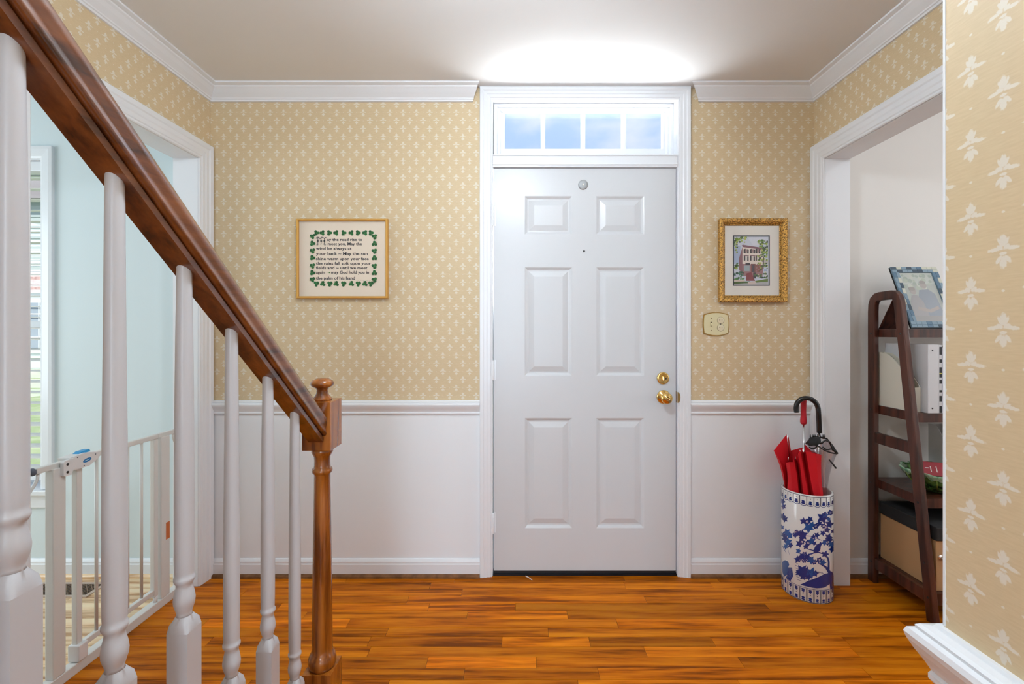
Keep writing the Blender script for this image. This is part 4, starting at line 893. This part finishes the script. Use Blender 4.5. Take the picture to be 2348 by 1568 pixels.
MB().tube(bez([U(690, 790, 2.075), U(760, 840, 2.07), U(840, 880, 2.075), U(950, 905, 2.085), U(958, 885, 2.09), U(890, 840, 2.09), U(820, 850, 2.08), U(760, 810, 2.075)]), .0032, 8).build('tie_strap', BLACKF, cu)
MB().tube([U(850, 985, 2.085), U(900, 1045, 2.08), U(950, 1110, 2.08)], [.003, .0036, .0036], 8).build('strap_end', BLACKF, cu)
MB().tube(bez([U(580, 815, 2.085), U(620, 835, 2.075), U(665, 820, 2.075), U(690, 790, 2.08)]), .003, 8).build('tie_strap', BLACKF, cu)

# ---- ladder shelf
SX0, SX1, SXR = 1.741, 1.765, 2.36
sh = thing('ladder_shelf', 'dark espresso wood leaning ladder shelf in the right room', 'shelf', (2.05, 2.1, 0))
def sideframe(x0, x1):
    path = [(2.236, 0), (2.236, 1.32), (2.234, 1.355), (2.226, 1.378), (2.208, 1.391), (2.19, 1.394), (2.12, 1.396), (2.103, 1.392), (2.092, 1.382), (2.084, 1.362), (2.079, 1.33)]
    k = (2.079 - 1.914) / 1.33; path += [(2.079 - k * (1.33 - z), z) for z in (1.1, .85, .6, .35, .1, 0)]
    m = len(path); L1, L2 = [], []
    for i, p in enumerate(path):
        a = Vector(path[max(i - 1, 0)]); b = Vector(path[min(i + 1, m - 1)]); t_ = (b - a).normalized(); n_ = Vector((-t_.y, t_.x)); hwid = .0205
        L1.append((p[0] + n_.x * hwid, max(0, p[1] + n_.y * hwid))); L2.append((p[0] - n_.x * hwid, max(0, p[1] - n_.y * hwid)))
    vs = [(x0, *p) for p in L1] + [(x0, *p) for p in L2] + [(x1, *p) for p in L1] + [(x1, *p) for p in L2]; fs = []
    for i in range(m - 1):
        fs += [(i, i + 1, m + i + 1, m + i), (2 * m + i, 2 * m + i + 1, 3 * m + i + 1, 3 * m + i), (i, i + 1, 2 * m + i + 1, 2 * m + i), (m + i, m + i + 1, 3 * m + i + 1, 3 * m + i)]
    fs += [(0, m, 3 * m, 2 * m), (m - 1, 2 * m - 1, 4 * m - 1, 3 * m - 1)]
    o = MB().add(vs, fs).build('side_frame', DARKW, sh); bv = o.modifiers.new('soft', 'BEVEL'); bv.width = .003; bv.segments = 2; bv.limit_method = 'ANGLE'; return o
sf = sideframe(SX0, SX1); sideframe(SXR, SXR + .024)
def legy(z): return 2.079 - (2.079 - 1.914) / 1.33 * (1.33 - z)
levels = [(1.198, 1.236), (.825, .866), (.464, .505), (.074, .124)]
for z0, z1 in levels:
    yf = legy((z0 + z1) / 2) - .012
    b = MB().box(SX1, SXR, yf, 2.252, z1 - .014, z1).box(SX1, SXR, yf, yf + .018, z0, z1 - .014).box(SX1, SXR, 2.234, 2.252, z0, z1 - .014).box(SX1, SX1 + .014, yf + .018, 2.234, z0, z1 - .014).box(SXR - .014, SXR, yf + .018, 2.234, z0, z1 - .014).build('shelf_board', DARKW, sh, fix=False)
for x0, x1 in ((SX0 + .003, SX1 - .003), (SXR + .003, SXR + .021)): MB().box(x0, x1, legy(.71) + .018, 2.218, .685, .735).build('side_rail', DARKW, sh)
for x0, x1 in ((SX0 + .003, SX1 - .003), (SXR + .003, SXR + .021)): MB().box(x0, x1, legy(.1) + .018, 2.218, .074, .124).build('side_rail', DARKW, sh)
for yk, zk in ((2.236, 1.215), (legy(1.215), 1.215), (2.236, .845), (2.236, .485), (legy(.485), .485), (2.236, .1), (legy(.1), .1), (legy(.24), .24)):
    MB().lathe([(.005, 0), (.005, .0008), (0, .0004)], (SX0, yk, zk), (-1, 0, 0), 12).build('bolt', BLACK, sf)
# photo frame on the top shelf
fp = thing('photo_frame', 'blue grey mosaic photo frame tilted back on the top of the ladder shelf', 'photo frame', (1.88, 2.03, 1.2365))
B0 = Vector((1.775, 2.038, 1.2365 + .0005)); e1 = Vector((1, 0, 0)); e2 = Vector((0, .118, .285)).normalized(); e3 = e2.cross(e1).normalized() * -1
if e3.y > 0: e3 = -e3
Wp, Hp = .215, .312
B0 = B0 + Vector((0, .006, .0045))
def pl(u, v, t_): return B0 + e1 * u + e2 * v + e3 * t_
def slab(u0, u1, v0, v1, t0_, t1_): return [pl(a, b, c_) for c_ in (t0_, t1_) for a, b in ((u0, v0), (u1, v0), (u1, v1), (u0, v1))], [(3, 2, 1, 0), (4, 5, 6, 7), (0, 1, 5, 4), (1, 2, 6, 5), (2, 3, 7, 6), (3, 0, 4, 7)]
MB().add(*slab(0, Wp, 0, Hp, -.010, -.002)).build('backing', BLACKF, fp)
bw = .030
mb = MB()
for r_ in ((0, Wp, 0, bw), (0, Wp, Hp - bw, Hp), (0, bw, bw, Hp - bw), (Wp - bw, Wp, bw, Hp - bw)): mb.add(*slab(*r_, -.002, .004))
mb.build('frame', mat('blue_grey_frame', (.16, .26, .34), .4), fp, fix=False)
TL = [mat('mosaic_pale', (.60, .60, .50), .35), mat('mosaic_blue', (.11, .19, .27), .35), mat('mosaic_grey', (.22, .31, .38), .35), mat('mosaic_dark', (.05, .08, .11), .35)]
rnd2 = random.Random(11)
def tiles(u0, u1, v0, v1, nu, nv):
    for i in range(nu):
        for j in range(nv):
            a, b = u0 + (u1 - u0) * i / nu, u0 + (u1 - u0) * (i + 1) / nu; c_, d_ = v0 + (v1 - v0) * j / nv, v0 + (v1 - v0) * (j + 1) / nv
            MB().add(*slab(a + .0006, b - .0006, c_ + .0006, d_ - .0006, .004, .0052)).build('mosaic_tile', rnd2.choice([TL[0], TL[1], TL[1], TL[2], TL[2], TL[3]]), fp)
tiles(0, Wp, 0, bw, 9, 2); tiles(0, Wp, Hp - bw, Hp, 9, 2); tiles(0, bw, bw, Hp - bw, 2, 9); tiles(Wp - bw, Wp, bw, Hp - bw, 2, 9)
dr = Draw(); q0, q1, q2, q3 = bw, Wp - bw, bw, Hp - bw
dr.rect(q0, q2, q1, q3, (190, 200, 190)); dr.rect(q0, q3 - .06, q1, q3, (214, 224, 214)); blob2 = random.Random(5)
for _ in range(30): dr.disc(blob2.uniform(q0 + .01, q1 - .01), blob2.uniform(q3 - .09, q3 - .01), blob2.uniform(.006, .012), blob2.choice([(196, 212, 190), (176, 196, 178), (222, 228, 214)]), 8)
dr.poly([(.085, .06), (.082, .15), (.098, .19), (.14, .195), (.165, .17), (.172, .06)], (140, 155, 172)); dr.disc(.125, .218, .015, (184, 176, 168), 14, .020); dr.disc(.125, .231, .015, (160, 154, 148), 12, .010)
dr.poly([(.034, .05), (.040, .13), (.055, .165), (.080, .165), (.098, .13), (.104, .05)], (168, 166, 168)); dr.disc(.068, .186, .0135, (184, 174, 168), 14, .018); dr.disc(.066, .197, .0150, (164, 154, 146), 12, .011)
dr.poly([(.06, .09), (.115, .075), (.16, .095), (.158, .11), (.115, .092), (.066, .106)], (184, 172, 164)); dr.rect(q0, q2, q1, q2 + .03, (160, 158, 156))
dr.build('photograph', INK, lambda u, v, e: pl(u, v, -.0015 + e * .5), fp)
MB().add(*slab(bw, Wp - bw, bw, Hp - bw, .0008, .0016)).build('glazing', glass_mat('photo_glass', (1, 1, 1), .16), fp)
a1 = pl(.02, .26, -.012); a2 = pl(.17, .26, -.012); z0 = 1.2368
MB().add([pl(.01, .20, -.0105), pl(.12, .20, -.0105), (1.90, 2.226, z0), (1.775, 2.226, z0), pl(.01, .20, -.0155), pl(.12, .20, -.0155), (1.90, 2.232, z0), (1.775, 2.232, z0)], [(3, 2, 1, 0), (4, 5, 6, 7), (0, 1, 5, 4), (1, 2, 6, 5), (2, 3, 7, 6), (3, 0, 4, 7)]).build('easel_leg', DARKW, fp)
# second shelf
def magfile(name, label, x0, x1, y0, y1, z0, zf, zb_, m):
    t_ = thing(name, label, 'magazine file', group='magazine files on the ladder shelf', loc=((x0 + x1) / 2, (y0 + y1) / 2, z0))
    pts = [(y0, z0), (y1, z0), (y1, zb_)]; n = 10
    for i in range(1, n + 1):
        a = i / n; yy_ = y1 - .03 - (y1 - .03 - y0) * a; pts.append((yy_, zb_ - (zb_ - zf) * (a ** 1.6)))
    th = min(.003, (x1 - x0) / 6)
    for xx in (x0, x1 - th): MB().prism(pts, 'x', xx, xx + th).build('side_panel', m, t_)
    MB().box(x0 + th, x1 - th, y1 - .003, y1, z0, zb_).build('back_panel', m, t_); MB().box(x0 + th, x1 - th, y0, y0 + .003, z0, zf).build('front_panel', m, t_); MB().box(x0 + th, x1 - th, y0 + .003, y1 - .003, z0, z0 + .003).build('base', m, t_)
    return t_
magfile('magazine_file', 'cream magazine file with curved top on the second shelf', 1.772, 1.803, 2.03, 2.232, .8665, .975, 1.125, CREAMP)
bd = thing('ring_binder', 'white ring binder with two spine rivets on the second shelf', 'binder', (1.83, 2.1, .8665))
MB().rbox(1.806, 1.809, 1.998, 2.23, .8665, 1.168, .001).build('cover', BINDW, bd); MB().rbox(1.853, 1.856, 1.998, 2.23, .8665, 1.168, .001).build('cover', BINDW, bd)
MB().box(1.809, 1.853, 2.012, 2.225, .872, 1.160).build('pages', mat('paper', (.75, .75, .73), .8), bd)
sp = MB().rbox(1.809, 1.853, 1.998, 2.001, .8665, 1.168, .0012).build('spine', BINDW, bd)
for z in (1.142, .888): MB().lathe([(.0032, 0), (.0032, .001), (0, .0012)], (1.826, 1.998, z), (0, -1, 0), 12).build('rivet', BLACK, sp)
bk = thing('striped_book', 'narrow book with black and white striped spine next to the white binder', 'book', (1.864, 2.1, .8665))
MB().box(1.858, 1.870, 2.0, 2.20, .8665, 1.166).build('body', BINDW, bk)
dr = Draw()
for i, (a, b) in enumerate(((.155, .20), (.128, .145), (.09, .10), (.05, .075), (.0, .03), (.255, .29), (.22, .235))): dr.rect(1.8582, a, 1.8698, b, (24, 26, 30))
dr.rect(1.8582, .17, 1.8698, .175, (200, 190, 90)); dr.build('spine_stripes', INK, lambda u, v, e: (u, 1.9998 - e, .868 + v), bk)
bk = thing('blue_book', 'pale lavender book with navy edge at the right end of the second shelf', 'book', (1.878, 2.1, .8665))
MB().box(1.8715, 1.880, 1.999, 2.19, .8665, 1.155).build('pages', LAV, bk); MB().box(1.880, 1.884, 1.997, 2.19, .8665, 1.160).build('cover', NAVY, bk)
# third shelf
cbx, cby = 1.914, 2.065
bw_ = thing('leaf_bowl', 'green glazed cabbage leaf bowl on the third shelf', 'bowl', (cbx, cby, .5055))
mb = MB(); n = 48; vs = []; pr = [(.050, .0), (.058, .004), (.085, .022), (.110, .050), (.128, .082), (.134, .092), (.129, .092), (.105, .056), (.080, .028), (.050, .012), (0, .010)]
for r_, z in pr:
    for i in range(n):
        a = 2 * math.pi * i / n; f = 1 + (.022 * math.cos(12 * a) if .02 < z else 0) * (r_ / .134); vs.append((cbx + r_ * f * math.cos(a), cby + r_ * f * math.sin(a), .5055 + z + (.004 * math.cos(12 * a) if z > .08 else 0)))
mb.add(vs, [(k * n + i, k * n + (i + 1) % n, (k + 1) * n + (i + 1) % n, (k + 1) * n + i) for k in range(len(pr) - 1) for i in range(n)], 0, True); mb.add(vs[:n], [list(range(n))]); mb.build('bowl_body', GREEN, bw_)
vs = []; pr = [(.123, .070), (.130, .080), (.1365, .092), (.1345, .0955), (.1275, .0935)]
for k, (r_, z) in enumerate(pr):
    for i in range(n):
        a = 2 * math.pi * i / n; f = 1 + .024 * math.cos(12 * a); zz2 = z + .004 * math.cos(12 * a) + (.006 * math.cos(24 * a) if k == 0 else 0); vs.append((cbx + (r_ + .001) * f * math.cos(a), cby + (r_ + .001) * f * math.sin(a), .5055 + zz2))
MB().add(vs, [(k * n + i, k * n + (i + 1) % n, (k + 1) * n + (i + 1) % n, (k + 1) * n + i) for k in range(len(pr) - 1) for i in range(n)], 0, True).build('leaf_rim', GREENR, bw_)
for i in range(12):
    a = 2 * math.pi * (i + .5) / 12; MB().tube([(cbx + (r_ + .0008) * math.cos(a), cby + (r_ + .0008) * math.sin(a), .5055 + z) for r_, z in ((.088, .024), (.110, .052), (.122, .072))], [.002, .003, .002], 6).build('leaf_vein', mat('vein_%d' % 0, (.20, .30, .06), .3) if i == 0 else bpy.data.materials['vein_0'], bw_)
rb = thing('red_packet', 'flat red packet with white lettering lying in the green bowl', 'packet', (1.94, 2.06, .56))
M4 = Matrix.Translation((1.925, 2.075, .590)) @ Matrix.Rotation(R(-14), 4, 'Z') @ Matrix.Rotation(R(52), 4, 'X') @ Matrix.Rotation(R(4), 4, 'Y')
bx = MB().rbox(-.085, .085, -.028, .040, -.006, .006, .003); bx.v = [tuple(M4 @ Vector(v)) for v in bx.v]; bx.build('packet_body', REDB, rb)
dr = Draw()
for u in (-.035, -.012, .018, .032, .055): dr.stroke([(u, -.010), (u + .004, .018)], .004, (225, 215, 210))
dr.rect(-.055, .006, -.040, .010, (225, 215, 210)); dr.build('white_lettering', INK, lambda u, v, e: tuple(M4 @ Vector((u, v, .0061 + e))), rb)
magfile('magazine_file', 'pale grey magazine file behind the green bowl on the third shelf', 2.02, 2.09, 2.155, 2.232, .5055, .72, .775, GREYP)
# bottom shelf
bo = thing('storage_box', 'tan fabric storage box with black lid on the bottom shelf', 'storage box', (1.95, 2.08, .1245))
MB().rbox(1.782, 2.13, 1.932, 2.228, .1245, .352, .003).build('box_body', TAN, bo); MB().rbox(1.778, 2.134, 1.926, 2.232, .338, .396, .004).build('lid', BLACKF, bo)
pu = MB().lathe([(.011, 0), (.011, .002), (.006, .003), (.006, .012), (.009, .014), (.009, .018), (0, .019)], (1.801, 1.932, .268), (0, -1, 0), 18).build('pull', mat('pale_metal', (.80, .70, .62), .25, .8), bo)
MB().rbox(1.801, 1.84, 1.917, 1.921, .262, .270, .0015).build('pull_strap', mat('pale_metal_b', (.80, .70, .62), .3, .6), pu)

# ---- hall ceiling lamp (above the picture, seen in the door's gloss) and two added fill globes
def globe_lamp(x, y, label, strength, col):
    lp = thing('ceiling_lamp', label, 'lamp', (x, y, CH), 'globe ceiling lamps')
    MB().lathe([(.07, 0), (.07, -.012), (.05, -.022), (.012, -.026), (.012, -.07), (.05, -.075), (.055, -.085)], (x, y, CH), n=40).build('canopy', BRASS, lp)
    MB().lathe([(.05, -.0855), (.09, -.10), (.118, -.13), (.125, -.165), (.115, -.20), (.085, -.228), (.04, -.243), (0, -.246)], (x, y, CH), n=40, caps=False).build('globe', emit_mat('lit_frosted_glass', col, strength), lp)
globe_lamp(-.02, .99, 'frosted globe ceiling lamp of the foyer above the picture', 76, (.80, .91, 1))
globe_lamp(-.28, -.15, 'added frosted fill globe under the hall ceiling behind the viewer', 10, (.74, .885, 1))  # unseen globe added as fill for the near wall and lower walls
globe_lamp(2.02, .86, 'added frosted fill globe under the right room ceiling', 17, (.86, .93, 1))  # unseen globe added to brighten the wall beside the shelf

# ---- outdoors
struct('ground', MB().box(-60, 30, D + .16, 70, -.6, -.5), LAWN, 'green lawn outside the windows', 'lawn')
hs = thing('neighbour_house', 'grey green house with dark windows seen through the blind', 'house', (-21, 22, -.5))
MB().box(-32, -12, 21, 27, -.5, 7.2).build('body', SIDING, hs)
for i in range(28): MB().box(-32, -12, 20.97, 21, .0 + i * .25, .02 + i * .25).build('siding_board', OUTW if i % 4 == 0 else SIDING, hs)
MB().box(-32, -12, 20.9, 21, 3.0, 3.9).build('brick_band', PINKB, hs); MB().prism([(20.4, 7.2), (27.6, 7.2), (24, 10)], 'x', -32.5, -11.5).build('roof', ROOFM, hs)
for x in (-29, -22.2, -15):
    wi = MB().box(x - .2, x + 1.9, 20.86, 20.95, .25, 2.75).build('window', OUTW, hs); MB().box(x, x + 1.7, 20.83, 20.86, .45, 2.55).build('pane', DARKG, wi)
    mb = MB()
    for k in (.97, 1.5, 2.03): mb.box(x, x + 1.7, 20.80, 20.83, k - .02, k + .02)
    for k in (.42, .85, 1.28): mb.box(x + k - .02, x + k + .02, 20.80, 20.83, .45, 2.55)
    mb.build('muntin', OUTW, wi, fix=False)
